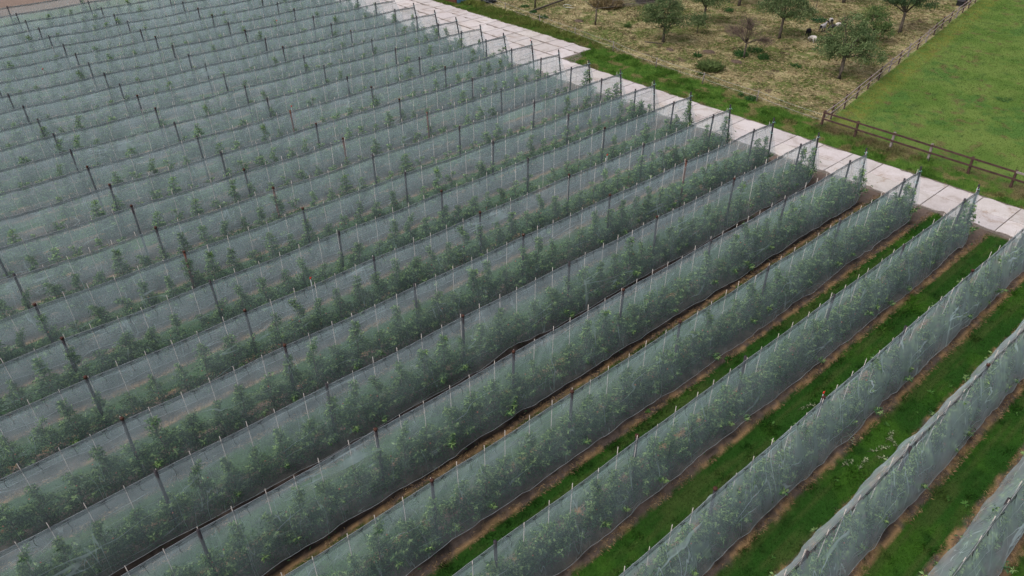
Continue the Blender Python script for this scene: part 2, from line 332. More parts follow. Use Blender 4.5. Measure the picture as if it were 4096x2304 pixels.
# road of cast slabs ------------------------------------------------------
def road():
    mb = MB(); cols = []; q = []
    def slab(xa, xb, ya, yb):
        g = .02; n = 9; P = []
        def X(x, y): return x-.047*y
        tilt = random.uniform(-.006, .006); c = np.array((.525, .485, .477))*random.uniform(.88, 1.06)*np.array([1, random.uniform(.985, 1.01), random.uniform(.975, 1.01)])
        for i in range(n):
            t = i/(n-1); P.append((xa+g+(xb-xa-2*g)*t, ya+g))
        for i in range(1, n):
            t = i/(n-1); P.append((xb-g, ya+g+(yb-ya-2*g)*t))
        for i in range(1, n):
            t = i/(n-1); P.append((xb-g-(xb-xa-2*g)*t, yb-g))
        for i in range(1, n-1):
            t = i/(n-1); P.append((xa+g, yb-g-(yb-ya-2*g)*t))
        V = []
        cx, cy = (xa+xb)/2, (ya+yb)/2
        for (x, y) in P:
            outer = (abs(x-xb) < .05 and (xb > 5.9)) or (abs(x-xa) < .05 and xa < 2.1)
            e = .16*float(vnoise(x*2.1, y*2.3, 5))**1.5*(2.2 if outer else .0)
            crn = 0.02*float(vnoise(x*9, y*9, 3))
            x += -(np.sign(x-cx))*(e+crn)*(1 if outer else .4); y += -(np.sign(y-cy))*crn
            V.append((X(x, y), y))
        k = len(V); zt = .055+tilt
        VV = [(a, b, -.05) for a, b in V]+[(a, b, zt-.008) for a, b in V]+[(a+(X(cx, cy)-a)*.012, b+(cy-b)*.012, zt) for a, b in V]
        F = [(i, (i+1) % k, k+(i+1) % k, k+i) for i in range(k)]+[(k+i, k+(i+1) % k, 2*k+(i+1) % k, 2*k+i) for i in range(k)]+[tuple(range(2*k, 3*k))]
        mb.add(VV, F); cols.append(np.tile(c, (3*k, 1)))
    y = 9.94-2.2*8
    while y < 88:
        for xa, xb in ((1.92, 4.06), (4.06, 6.16)):
            slab(xa, xb, y, y+2.2)
        y += 2.2
    y = 38.55
    y = 40.84-2.22
    slab(6.2, 8.4, y, y+2.2); slab(8.44, 10.3, y+.05, y+2.2); y += 2.22
    while y < 88:
        slab(6.2, 8.42, y, y+2.2); slab(8.44, 10.3, y, y+2.2); y += 2.22
    me = mesh('road', np.concatenate(mb.V), mb.F, M_conc, np.concatenate(cols))
    tag(link('road', me), kind='structure')
    # soil bed showing in the joints
    V = []; F = []
    ys = np.linspace(-9, 88, 60)
    for i, yy in enumerate(ys):
        V += [(1.80-.047*yy, yy, .010), (float(far_edge(yy))+.12, yy, .010)]
    for i in range(59): F.append((2*i, 2*i+1, 2*i+3, 2*i+2))
    tag(link('road_bed', mesh('road_bed', V, F, M_joint)), kind='structure')
road()

# ---------------------------------------------------------------- grass and litter (uncountable)
def blades(name, P, h, wd, cols, lean, mt, label, cat, flat=False):
    """P (n,2) roots; a bent two-triangle blade at each"""
    n = len(P); a = rng.uniform(0, 2*np.pi, n); ca, sa = np.cos(a), np.sin(a); h = h*rng.uniform(.5, 1.4, n); wd = wd*rng.uniform(.7, 1.3, n)
    ln = lean*rng.uniform(.2, 1.3, n)*h; b = rng.uniform(0, 2*np.pi, n)
    z0 = np.full(n, .0 if not flat else .01)
    dx, dy = np.cos(b)*ln, np.sin(b)*ln
    zt = h*(1 if not flat else .18)
    if flat: dx, dy = np.cos(b)*h, np.sin(b)*h; ca, sa = -np.sin(b), np.cos(b)
    V = np.empty((n, 4, 3)); V[:, 0] = np.stack([P[:, 0]-ca*wd/2, P[:, 1]-sa*wd/2, z0], 1); V[:, 1] = np.stack([P[:, 0]+ca*wd/2, P[:, 1]+sa*wd/2, z0], 1)
    V[:, 2] = np.stack([P[:, 0]+dx*.35+ca*wd*.4, P[:, 1]+dy*.35+sa*wd*.4, z0+zt*(.62 if not flat else 1)], 1); V[:, 3] = np.stack([P[:, 0]+dx, P[:, 1]+dy, z0+zt*(1 if not flat else .5)], 1)
    i = np.arange(n)*4; F = np.concatenate([np.stack([i, i+1, i+2], 1), np.stack([i, i+2, i+3], 1)])
    c = np.repeat(cols, 4, 0)
    return tag(link(name, mesh(name, V.reshape(-1, 3), F, mt, c)), label, cat, kind='stuff')
def jit(c, n, s=.25): return c*rng.uniform(1-s, 1+s, (n, 1))*rng.uniform(.93, 1.07, (n, 3))
def inview(P, m=150):
    d = np.concatenate([P, np.zeros((len(P), 1))], 1)-CAM; w_ = d@fw; a = 2048+FPX*(d@r2)/w_; b = 1152-FPX*(d@u2)/w_
    return (a > -m) & (a < 4096+m) & (b > -m) & (b < 2304+m)
def rnd(n, x0, x1, y0, y1): return np.stack([rng.uniform(x0, x1, n), rng.uniform(y0, y1, n)], 1)
# alleys
P = rnd(900000, -60, 2.2, -13, 14); P = P[inview(P)]
d = np.abs(P[:, 1]-np.round(P[:, 1]/S)*S)+.16*(fbm(P[:, 0]*1.7, P[:, 1]*.6, 3)-.5)*2+.07*(vnoise(P[:, 0]*5, P[:, 1]*2, 8)-.5)
e = P[:, 0]-xend(P[:, 1])
P = P[(d > .9) & (e < 1.65)]
n = len(P); tf = fbm(P[:, 0]*1.4, P[:, 1]*1.4, 60)
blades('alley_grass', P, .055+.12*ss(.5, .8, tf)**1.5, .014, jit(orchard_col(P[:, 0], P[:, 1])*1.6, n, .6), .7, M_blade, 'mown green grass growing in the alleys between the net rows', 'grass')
P = rnd(760000, -60, 1.5, -12, 40); P = P[inview(P)]
d = np.abs(P[:, 1]-np.round(P[:, 1]/S)*S); P = P[(d > .35) & (d < 1.05) & (rng.random(len(P)) < ss(.55, .8, d)*(fbm(P[:, 0]*1.5, P[:, 1]*3, 15) > .44))]
n = len(P); blades('dry_grass_litter', P, .13, .016, jit(mixc((.36, .25, .14), (.15, .095, .055), rng.random(n)), n, .3), .9, M_straw, 'dry brown grass litter edging the bare strips under the net rows', 'litter', flat=True)
# verge
P = rnd(260000, 3, 10.5, -6, 70); P = P[inview(P)]
fe = far_edge(P[:, 1]); ln = 9.0+.03*(P[:, 1]-14)
P = P[(P[:, 0] > fe-.06+.25*fbm(P[:, 0], P[:, 1]*1.3, 61)) & (P[:, 0] < np.where(P[:, 1] < 14, 8.8, ln+.3)+.5*(rng.random(len(P))-.5))]
n = len(P); tall = ss(.5, .75, fbm(P[:, 0]*.9, P[:, 1]*.9, 62)); c = jit(outer_col(P[:, 0], P[:, 1])*1.25, n, .35)
blades('verge_grass', P, .07+.16*tall, .022, c, .7, M_blade, 'fresh green grass on the verge between concrete road and wire fence', 'grass')
P = rnd(60000, 5.5, 11, 38.6, 75); P = P[inview(P)]; n0 = fbm(P[:, 0]*.8, P[:, 1]*.8, 63)
P = P[(P[:, 0] > far_edge(P[:, 1])-.15) & (P[:, 0] < 10.0+.03*(P[:, 1]-38)) & (n0 > .38)]; n = len(P)
blades('tall_roadside_grass', P, .3*ss(8, 9.5, P[:, 0])*ss(.35, .65, fbm(P[:, 0]*.9, P[:, 1]*.9, 68))+.13, .035, jit(mixc((.085, .16, .03), (.20, .21, .06), fbm(P[:, 0]*.5, P[:, 1]*.5, 64)), n, .3), .6, M_blade, 'tall uncut grass and weeds beside the wide end of the concrete road', 'weeds')
# sheep pasture litter and tufts
P = rnd(420000, 8.6, 62, 12, 70); P = P[inview(P)]; P = P[(P[:, 1] > fence_y(P[:, 0])+.1) & (P[:, 0] > 9.1+.02*(P[:, 1]-14))]
n1 = fbm(P[:, 0]*.9, P[:, 1]*.9, 65); L = P[(rng.random(len(P)) < ss(.35, .6, n1)*.7+.15)]; n = len(L)
c = outer_col(L[:, 0], L[:, 1])*1.0; c = np.where(rng.random((n, 1)) < .55, np.array((.30, .24, .135)), c); c = np.where(rng.random((n, 1)) < .05, np.array((.10, .08, .05)), c)
blades('straw_litter', L, .26, .03, jit(c, n, .3), .9, M_straw, 'flattened straw and dead grass lying over the sheep pasture', 'straw', flat=True)
L = P[(fbm(P[:, 0]*.9, P[:, 1]*.9, 66) > .5) & (rng.random(len(P)) < .35)]; n = len(L)
blades('pasture_grass', L, .11, .035, jit(np.tile((.10, .13, .035), (n, 1)), n, .35), .7, M_blade, 'thin green grass tufts growing through the straw of the sheep pasture', 'grass')
P = rnd(330000, 8.4, 64, -8, 24); P = P[inview(P)]; P = P[(P[:, 1] < fence_y(P[:, 0])-.05) & (P[:, 0] > 8.7)]; n = len(P)
cc = jit(outer_col(P[:, 0], P[:, 1])*1.12, n, .3); dk = (fbm(P[:, 0]*1.8, P[:, 1]*1.8, 67) > .6); cc[dk] *= .55
tl = .045; yb = (np.abs(fence_y(P[:, 0])-P[:, 1]-1.0) < .8) & (rng.random(n) < .4); cc[yb] = jit(np.tile((.26, .24, .055), (yb.sum(), 1)), yb.sum(), .3)
blades('meadow_grass', P, tl, .032, cc, .8, M_blade, 'short grazed green grass of the meadow behind the wooden fence', 'grass')

# ---------------------------------------------------------------- fruit trees
def leaves(C, D, size, cols, wid=.3):
    """leaf cards: C centres (base), D directions, bent diamond of 4 verts/2 tris"""
    n = len(C); D = D/np.linalg.norm(D, axis=1, keepdims=True)
    rv = rng.normal(size=(n, 3)); Sd = np.cross(D, rv); Sd /= np.linalg.norm(Sd, axis=1, keepdims=True)+1e-9
    size = np.broadcast_to(size, n)*rng.uniform(.7, 1.25, n); s = size[:, None]
    droop = np.array([0, 0, -1])*s*.22
    V = np.empty((n, 4, 3)); V[:, 0] = C; V[:, 1] = C+D*s*.5+Sd*s*wid*.5; V[:, 2] = C+D*s+droop; V[:, 3] = C+D*s*.5-Sd*s*wid*.5
    i = np.arange(n)*4; F = np.concatenate([np.stack([i, i+1, i+2], 1), np.stack([i, i+2, i+3], 1)])
    return V.reshape(-1, 3), F, np.repeat(cols, 4, 0)
OLD, YNG = np.array((.052, .116, .048)), np.array((.27, .40, .15))
def young_tree(seed, lush, dens=1.0, lsz=.13):
    """spindle tree on a stake: wide low tier, narrow top.  returns foliage mesh, trunk mesh"""
    global rng; keep = rng; rng = np.random.default_rng(seed); rd = random.Random(seed)
    H = rd.uniform(1.95, 2.6)*(1.0 if lush else .95); mb = MB(); ks = 7
    tr = [np.array([.05*math.sin(i*1.3+seed), .04*math.cos(i*1.7+seed*2), H*i/ks]) for i in range(ks+1)]
    tr[0][:2] = .02; mb.tube(tr, [.028*(1-.75*i/ks) for i in range(ks+1)], 5)
    C = []; D = []; K = []; Z = []
    nb = int((30 if lush else 18)*dens)
    for b in range(nb):
        t = (b+.5)/nb; z = .30+(H-.38)*t**1.2; lo = max(0, 1-(z-.4)/1.15)
        L = (.24+.66*lo*(1.1 if lush else .85))*rd.uniform(.6, 1.2)*(1 if z < 1.7 else .75); a = rd.uniform(0, 2*math.pi)
        dr = np.array([math.cos(a)*1.25, math.sin(a)*.46, rd.uniform(.05, .75)]); dr /= np.linalg.norm(dr)
        o = tr[min(ks, int(z/H*ks))]*[1, 1, 0]+[0, 0, z]; pts = [o+dr*L*u+np.array([0, 0, .12*L*u*u*(1 if z > 1.3 else -.3)]) for u in (0, .5, 1)]
        mb.tube(pts, [.011, .008, .004], 4)
        nl = int((L*85+12)*dens)
        for _ in range(nl):
            u = rd.random()**.7; p = pts[0]*(1-u)+pts[2]*u+np.random.default_rng(rd.randrange(10**9)).normal(size=3)*.06
            dd = dr*.4+np.array([rd.gauss(0, 1), rd.gauss(0, 1), rd.gauss(.15, .6)])
            C.append(p); D.append(dd); K.append(OLD*rd.uniform(.6, 1.5) if rd.random() < .66 else (OLD+YNG)/2); Z.append(lsz)
        if rd.random() < .95:                       # pale rosette of young leaves at the shoot tip
            for _ in range(8):
                q = rd.uniform(0, 6.28); C.append(pts[2]); D.append(np.array([math.cos(q), math.sin(q), rd.uniform(-.1, .8)])); K.append(YNG*rd.uniform(.6, 1.15)); Z.append(lsz*1.15)
    for _ in range(int(34*dens)):
        q = rd.uniform(0, 6.28); z = H-rd.random()**1.5*.7; C.append(np.array([tr[-1][0], tr[-1][1], z])); D.append(np.array([math.cos(q), math.sin(q), rd.uniform(0, 1.2)])); K.append(YNG*rd.uniform(.45, 1.0)); Z.append(lsz)
    for _ in range(int((560 if lush else 260)*dens)):   # sparse low skirt
        C.append(np.array([rd.gauss(0, .5), rd.gauss(0, .21), .14+1.15*rd.random()**1.3])); D.append(np.array([rd.gauss(0, 1), rd.gauss(0, 1), rd.gauss(.2, .5)])); K.append(OLD*rd.uniform(.5, 1.2)); Z.append(lsz)
    V, F, cc = leaves(np.array(C), np.array(D), np.array(Z), np.array(K), .34)
    # apples
    Va = [V]; Fa = [F]; Ca = [cc]; nv = len(V); mi = [0]*len(F)
    for _ in range(int(3*dens)):
        p = np.array([rd.gauss(0, .28), rd.gauss(0, .2), rd.uniform(.5, 1.7)]); r = .036
        o = np.array([[1, 0, 0], [-1, 0, 0], [0, 1, 0], [0, -1, 0], [0, 0, 1], [0, 0, -1]])*r+p
        Va.append(o); Fa.append(np.array([[0, 2, 4], [2, 1, 4], [1, 3, 4], [3, 0, 4], [2, 0, 5], [1, 2, 5], [3, 1, 5], [0, 3, 5]])+nv); Ca.append(np.tile((.36, .12, .07), (6, 1))); nv += 6; mi += [1]*8
    out = (np.concatenate(Va), np.concatenate(Fa), np.concatenate(Ca), mi, mb); rng = keep; return out
def as_mesh(t, nm='foliage'):
    return mesh(nm, t[0], t[1], [M_leaf, M_apple], t[2], t[3]), t[4].me('trunk', M_bark, True)
LUSH = [as_mesh(young_tree(100+i, True)) for i in range(8)]
THIN = [as_mesh(young_tree(200+i, False)) for i in range(6)]
LOW_raw = [young_tree(300+i, i%2==0, .7, .16) for i in range(6)]
ONES = ['', 'first', 'second', 'third', 'fourth', 'fifth', 'sixth', 'seventh', 'eighth', 'ninth', 'tenth', 'eleventh', 'twelfth', 'thirteenth', 'fourteenth', 'fifteenth', 'sixteenth', 'seventeenth', 'eighteenth', 'nineteenth']
TENS = {2: ('twentieth', 'twenty'), 3: ('thirtieth', 'thirty'), 4: ('fortieth', 'forty'), 5: ('fiftieth', 'fifty')}
def ordn(n):
    if n < 20: return ONES[n]
    a, b = divmod(n, 10); return TENS[a][0] if b == 0 else TENS[a][1]+'-'+ONES[b]
def rown(k): return ordn(k+4)
def endn(k): return 'road' if k >= 0 else 'right'
spots = []                                          # every tree/stake place
for k in ROWS:
    if RANGE[k] is None: continue
    x0, x1 = RANGE[k]; y = k*S; x = xend(y)-.28; i = 0; j = 0
    while x > x0-5:
        vis = seen(x, y, 3.2) or seen(x, y, 1.0)
        if vis: j += 1
        spots.append(dict(k=k, x=x+random.uniform(-.09, .09), y=y+random.uniform(-.05, .05), j=j, vis=vis, i=i,
                          d=np.linalg.norm(np.array([x, y, 1.5])-CAM)))
        x -= 1.11; i += 1
near = sorted([s for s in spots if s['vis']], key=lambda s: s['d'])[:300]
nearid = {id(s) for s in near}
far = [s for s in spots if id(s) not in nearid]
for s in near:
    lush = random.random() < (.97 if s['k'] < 2 else .85 if s['k'] < 4 else .6)
    fol, trk = random.choice(LUSH if lush else THIN)
    t = empty('fruit_tree', (s['x'], s['y'], 0), random.choice([0, math.pi])+random.uniform(-.25, .25))
    sc = random.uniform(.86, 1.12); t.scale = (sc*random.uniform(.95, 1.15), sc, sc)
    adj = 'bushy' if lush else 'sparse'
    tag(t, f"{adj} fruit tree, {ordn(s['j'])} from the {endn(s['k'])} end of the {rown(s['k'])} net row from lower right", 'fruit tree', 'young fruit trees under the nets')
    link('foliage', fol, t); link('trunk', trk, t)
    s['t'] = t
def merge(items, name, mats, label, cat):
    Vs = []; Fs = []; Cs = []; Ms = []; n = 0
    for V, F, C, Mi in items:
        Vs.append(V); Fs.append(F+n); Cs.append(C); Ms.append(Mi); n += len(V)
    return tag(link(name, mesh(name, np.concatenate(Vs), np.concatenate(Fs), mats, np.concatenate(Cs), np.concatenate(Ms))), label, cat, kind='stuff')
def tri(F):
    o = []
    for f in F:
        for i in range(1, len(f)-1): o.append((f[0], f[i], f[i+1]))
    return np.array(o)
items = []
base = []
for V, F, C, mi, mb in LOW_raw:
    tv = np.concatenate(mb.V); tf_ = tri(mb.F)
    base.append((np.concatenate([V, tv]), np.concatenate([F, tf_+len(V)]), np.concatenate([C, np.tile((.08, .065, .05), (len(tv), 1))]), np.array(list(mi)+[2]*len(tf_))))
for s in far:
    if random.random() < .08: continue
    V, F, C, Mi = random.choice(base); a = random.choice([0, math.pi])+random.uniform(-.3, .3); sc = random.uniform(.8, 1.12)
    c_, s_ = math.cos(a)*sc, math.sin(a)*sc
    W = np.stack([V[:, 0]*c_-V[:, 1]*s_+s['x'], V[:, 0]*s_+V[:, 1]*c_+s['y'], V[:, 2]*sc], 1)
    items.append((W, F, C*random.uniform(.8, 1.2), Mi))
merge(items, 'fruit_tree', [M_leaf, M_apple, M_bark], 'young fruit trees standing under the nets of the far rows', 'fruit trees')
# shoots reaching out of the net at four row ends, each a part of its tree
def shoot(L, seed):
    rr = random.Random(seed); mb = MB(); C = []; D = []; K = []
    for b in range(5):
        a = rr.uniform(-.7, .7); dr = np.array([math.cos(a), math.sin(a), rr.uniform(-.1, .45)]); P3 = [dr*L*u+np.array([0, 0, .1*u-.12*u*u]) for u in (0, .5, 1)]
        mb.tube(P3, [.009, .007, .003], 4)
        for _ in range(34):
            u = rr.random()**.6; C.append(dr*L*u+np.array([rr.gauss(0, .04), rr.gauss(0, .04), .1*u-.12*u*u])); D.append(np.array([rr.gauss(.4, 1), rr.gauss(0, 1), rr.gauss(0, .6)])); K.append(OLD*rr.uniform(.8, 2.2))
    V, F, cc = leaves(np.array(C), np.array(D), .12, np.array(K), .36)
    tv = np.concatenate(mb.V); tf_ = tri(mb.F)
    return mesh('outer_shoot', np.concatenate([V, tv]), np.concatenate([F, tf_+len(V)]), [M_leaf, M_bark], np.concatenate([cc, np.tile((.08, .065, .05), (len(tv), 1))]), np.array([0]*len(F)+[1]*len(tf_)))
for k, zz, L in ((1, 1.25, .85), (2, 1.1, .8), (3, 1.2, .75), (4, 1.3, .95), (5, 1.2, .6)):
    for s in near:
        if s['k'] == k and s['i'] == 0 and 't' in s:
            o = link('outer_shoot', shoot(L, k), s['t']); ct = s['t']
            o.matrix_parent_inverse = Matrix.Identity(4)
            lp = Matrix.Translation(ct.location) @ ct.rotation_euler.to_matrix().to_4x4() @ Matrix.Diagonal((*ct.scale, 1))
            o.matrix_local = lp.inverted() @ Matrix.Translation((xend(k*S)+.35, k*S-.25, zz)) @ Matrix.Rotation(-.5, 4, 'Z')

# ---------------------------------------------------------------- stakes
def stake_mesh():
    mb = MB(); mb.tube([(0, 0, 0), (.004, 0, 1.7), (0, 0, 3.33)], [.016, .0145, .013], 6)
    for z in (.5, 1.1, 1.8, 2.5): mb.tube([(0, 0, z), (0, 0, z+.03)], .018, 6)
    return mb.me('tree_stake', M_stake, True)
SM = stake_mesh(); nst = 0; items = []
for s in near+far:
    tx, ty = random.gauss(0, .008), random.gauss(0, .008); sc = random.uniform(.965, 1.02)
    if id(s) in nearid:
        o = link('tree_stake', SM, loc=(s['x']+.04, s['y']+.03, 0)); o.rotation_euler = (ty, tx, 0); o.scale = (1, 1, sc)
        tag(o, f"pale cane stake, {ordn(s['j'])} from the {endn(s['k'])} end of the {rown(s['k'])} net row from lower right", 'stake', 'pale cane stakes beside the fruit trees')
    else:
        V = np.array([(math.cos(a)*r_, math.sin(a)*r_, z) for z, r_ in ((0, .019), (3.33*sc, .017)) for a in (0, 2.09, 4.19)])
        V = V+np.array([tx, -ty, 0])*V[:, 2:3]+np.array([s['x']+.04, s['y']+.03, 0])
        items.append((V, np.array([[0, 1, 4], [0, 4, 3], [1, 2, 5], [1, 5, 4], [2, 0, 3], [2, 3, 5], [3, 4, 5]]), np.ones((6, 3)), np.zeros(7)))
merge(items, 'tree_stake', [M_stake], 'pale cane stakes standing through the nets of the far rows', 'stakes')

# ---------------------------------------------------------------- posts
def post_mesh(h, r, m):
    mb = MB(); mb.tube([(0, 0, -.05), (0.004, 0, h*.5), (0, 0, h)], [r*1.05, r, r*.94], 9); return mb.me('shaft', m, True)
def cap_mesh(r):
    mb = MB(); mb.tube([(0, 0, -.05), (0, 0, .035), (0, 0, .045)], [r*1.22, r*1.22, r*.7], 9); return mb.me('cap', M_cap, True)
PSH = post_mesh(3.27, .060, M_post); PSR = post_mesh(3.27, .060, M_rust); ESH = post_mesh(3.5, .058, M_post); CM = cap_mesh(.062)
# tie rope for the end posts
mbt = MB(); mbt.tube([(.068*math.cos(a), .068*math.sin(a), .0+.006*a) for a in np.linspace(0, 6.4, 20)], .009, 5)
mbt.tube([(.07, 0, .03), (.16, -.02, -.03), (.2, -.05, -.16)], .010, 5); mbt.tube([(.07, 0, .03), (.10, .06, .10), (.2, .09, .02)], .010, 5); TM = mbt.me('tie_rope', M_tie, True)
def place_post(x, y, k, lab, cap, red, rot=None):
    t = empty('orchard_post', (x, y, 0)); link('shaft', PSR if red else PSH, t)
    t.rotation_euler = (random.gauss(0, .014), random.gauss(0, .014), random.uniform(0, 6))
    if cap: link('cap', CM, t, (0, 0, 3.27))
    return tag(t, lab, 'post', 'dark wooden posts of the net rows')
for k in ROWS:
    if RANGE[k] is None: continue
    y = k*S; x = post_off(k)+7.1; n_ = 0
    for j in range(11):
        xx = x if j == 0 else post_off(k)-6.66*(j-1)
        xx += random.uniform(-.05, .05)
        if not (seen(xx, y, 3.3, 25) or seen(xx, y, 1.5, 0)): continue
        n_ += 1; cap = random.random() < (.55 if k < 12 else .15) and j > 0; red = random.random() < .03 and j > 0
        if (k, j) in ((8, 4), (9, 3), (7, 5)): red = True
        if j == 0: lab = f"dark bare post just inside the road end of the {rown(k)} net row from lower right"; cap = False
        else: lab = f"{'reddish' if red else 'rusty-capped' if cap else 'dark'} post, {ordn(n_)} from the {endn(k)} end of the {rown(k)} net row from lower right"
        place_post(xx, y, k, lab, cap, red)
    if k >= 0 and seen(xend(y), y, 3.4):            # leaning end post with net ties
        t = empty('end_post', (xend(y)+.42, y, 0)); lean = -math.atan2(.55, 3.4)+random.gauss(0, .012); t.rotation_euler = (random.gauss(0, .015), lean, 0)
        link('shaft', ESH, t); link('tie_rope', TM, t, (0, 0, 3.18)); link('tie_rope', TM, t, (0, 0, 2.35)).rotation_euler = (0, 0, 1.2)
        tag(t, f"leaning dark end post by the concrete road closing the {rown(k)} net row from lower right", 'post', 'leaning end posts along the concrete road')
# sprinkler risers
mbs = MB(); mbs.tube([(0, 0, 0), (0, 0, 3.42)], .02, 6)
RS = mbs.me('riser_pipe', M_wire, True); mbh = MB(); mbh.tube([(0, 0, 0), (0, 0, .05), (.01, 0, .11)], [.03, .034, .018], 7); mbh.box((.05, 0, .075), (.09, .018, .025)); RH = mbh.me('sprinkler_head', M_red, True)
for i, (x, k, lab) in enumerate(((-1.75, 11, 'at the road end of the fifteenth net row from lower right'), (-35.2, 17, 'near the left picture edge in a far net row'), (-13.2, 5, 'right of centre in the ninth net row from lower right'),
        (-15.4, 17, 'near the top of the picture in a far net row'), (-24.1, 11, 'left of centre in the fifteenth net row from lower right'), (-22.2, -1, 'in the third net row from lower right'), (-33.3, 5, 'towards the left in the ninth net row from lower right'))):
    t = empty('sprinkler', (x, k*S+.08, 0)); link('riser_pipe', RS, t); link('sprinkler_head', RH, t, (0, 0, 3.42))
    tag(t, 'red sprinkler head '+lab, 'sprinkler', 'red sprinklers above the net rows')

# ---------------------------------------------------------------- nets
def net_row(k):
    rr = np.random.default_rng(500+k); x0, x1 = RANGE[k]; y = k*S
    xe = xend(y); xr = xe if k >= 0 else min(xe, x1+3); xl = x0-6
    n = int((xr-xl)/(.11 if k < 3 else .2)); xs = np.linspace(xl, xr, n); nv = 11
    t = empty('insect_net', (xe, y, 0))
    # ridge: pulled up at each post, sagging a little between; stakes prick it
    ph = (xs-post_off(k))/6.66; sag = (.02+.09*vnoise(np.floor(ph)*3.7, ph*0+k*2.3, 4))*np.sin(np.pi*(ph-np.floor(ph)))**2+.022*np.sin(np.pi*((xs-xe+.28)/1.11 % 1))**1.0
    zr = 3.17-sag+.012*(vnoise(xs*2, xs*0, k)-.5); zr = zr-np.clip((xs-(xe-2.0))/2.0, 0, 1)*.02
    close = ss(0, 1.5, xe-xs)                         # sheets come together at the end post
    wob = .8 if k < 0 else .55
    V = []; F = []
    for side in (-1, 1):
        bt = .34+.30*(fbm(xs*.35, xs*0+k*3.1, 71+side)-.5)*2*(1.15 if k < 2 else .75)+.09*(vnoise(xs*1.6, xs*0, 72+k)-.5)
        if side < 0:
            if k == 3: bt += .26*np.exp(-((xs+27.2)/1.1)**2)+.10
            if k == 2: bt += .28*np.exp(-((xs+23.3)/1.0)**2)
            if k == -1: bt += .25*np.exp(-((xs+24.5)/1.2)**2)
            if k in (4, 5): bt += .1
        bt = np.maximum(bt, .08)
        for iv in range(nv):
            v = iv/(nv-1); z = zr*(1-v)+bt*v
            prof = np.interp(v, [0, .04, .3, .6, .85, 1], [.012, .035, .27, .55, .70, .72])
            bul = wob*.16*(fbm(xs*.8, xs*0+v*1.8+k*5, 80+side)-.5)*2*min(1, v*4)+.07*(vnoise(xs*2.6+v*2, xs*0+k+v*3, 85+side)-.5)*min(1, v*4)+(.055 if k < 2 else .03)*(vnoise(xs*4.6-v*2.2, xs*0+k+v*1.2, 86+side)-.5)*min(1, v*5)
            yy = side*(prof*(.12+.88*close)+bul*close)
            if k <= -2: yy = yy+side*.06*np.sin(v*3.1)
            xx = xs+(.03*np.sin(xs*3+v*4))+np.clip((xs-(xe-1.6))/1.6, 0, 1)**1.5*v**.9*1.15*(k >= 0)
            V.append(np.stack([xx-xe, yy, z], 1))
    V = np.concatenate(V); Fs = []
    for s_ in range(2):
        for iv in range(nv-1):
            a = (s_*nv+iv)*n; i = np.arange(n-1)
            f = np.stack([a+i, a+i+1, a+n+i+1, a+n+i], 1); Fs.append(f if s_ else f[:, ::-1])
    me = mesh('net_sheet', V, np.concatenate(Fs), M_netnew if k <= -1 else M_net, smooth=True); link('net_sheet', me, t)
    # dark reinforced hem folded over the top wire
    Vh = []; Fh = []
    rows_ = [(-.026, -.135), (-.022, -.06), (-.008, .012), (.008, .014), (.022, -.06), (.026, -.125)]
    for q, (dy, dz) in enumerate(rows_):
        wv = .02*(vnoise(xs*1.9, xs*0+q, 90+k)-.5)*(abs(dz)*8); Vh.append(np.stack([xs-xe, np.full(n, dy)+(-1 if dy < 0 else 1)*abs(dz)*.22, zr+dz+wv], 1))
    for q in range(5):
        i = np.arange(n-1)+q*n; Fh.append(np.stack([i, i+1, i+1+n, i+n], 1))
    link('ridge_hem', mesh('ridge_hem', np.concatenate(Vh), np.concatenate(Fh), M_hem, smooth=True), t)
    mb = MB(); st = 6; mb.tube([(xs[i]-xe, 0, zr[i]+.018) for i in range(0, n, st)], .006, 4); link('top_wire', mb.me('top_wire', M_wire), t)
    if k <= 7:                                        # bottom edge cord, drip line
        mb = MB(); a = (nv-1)*n; mb.tube([V[a+i]+np.array([0, -.004, 0]) for i in range(0, n, 3)], .009, 4); link('edge_cord', mb.me('edge_cord', M_wire), t)
    if k <= 6:
        for i_, s0 in enumerate([s for s in spots if s['k'] == k and s['vis']]):
            xx = s0['x']+.5
            if xx > xe-.2: continue
            zz = float(np.interp(xx, xs, zr))
            o = link('tie_string', STR[i_ % 3], t, (xx-xe, -.05, zz-.06)); o.rotation_euler = (0, 0, random.uniform(-.4, .4))
    tag(t, f"{'pale tightly draped' if k <= -1 else 'grey-green tented'} insect net with dark ridge hem, {rown(k)} net row from lower right", 'net', 'insect nets tented over the tree rows')
    if k <= 5:
        mb = MB(); mb.tube([(x-xe, .0, .52+.012*math.sin(x)) for x in np.arange(xl, xr, 1.11)], .008, 4)
        o = link('drip_line', mb.me('drip_line', M_black), None, (xe, y-.12, 0)); tag(o, f"thin black drip line low under the {rown(k)} net row from lower right", 'drip line', 'drip lines under the net rows')
STR = []
for q in range(3):
    mb = MB(); P3 = [(0, -.0, 0), (.03*(q-1), -.035, -.12), (.05*(q-1)+.02, -.06, -.24), (.03, -.095, -.36-.04*q)]; mb.tube(P3, .0055, 4); mb.tube([(-.10, 0, .05), (.0, -.005, .035), (.09, 0, .06)], .014, 4); STR.append(mb.me('tie_string', M_black))
for k in ROWS:
    if RANGE[k] is not None: net_row(k)

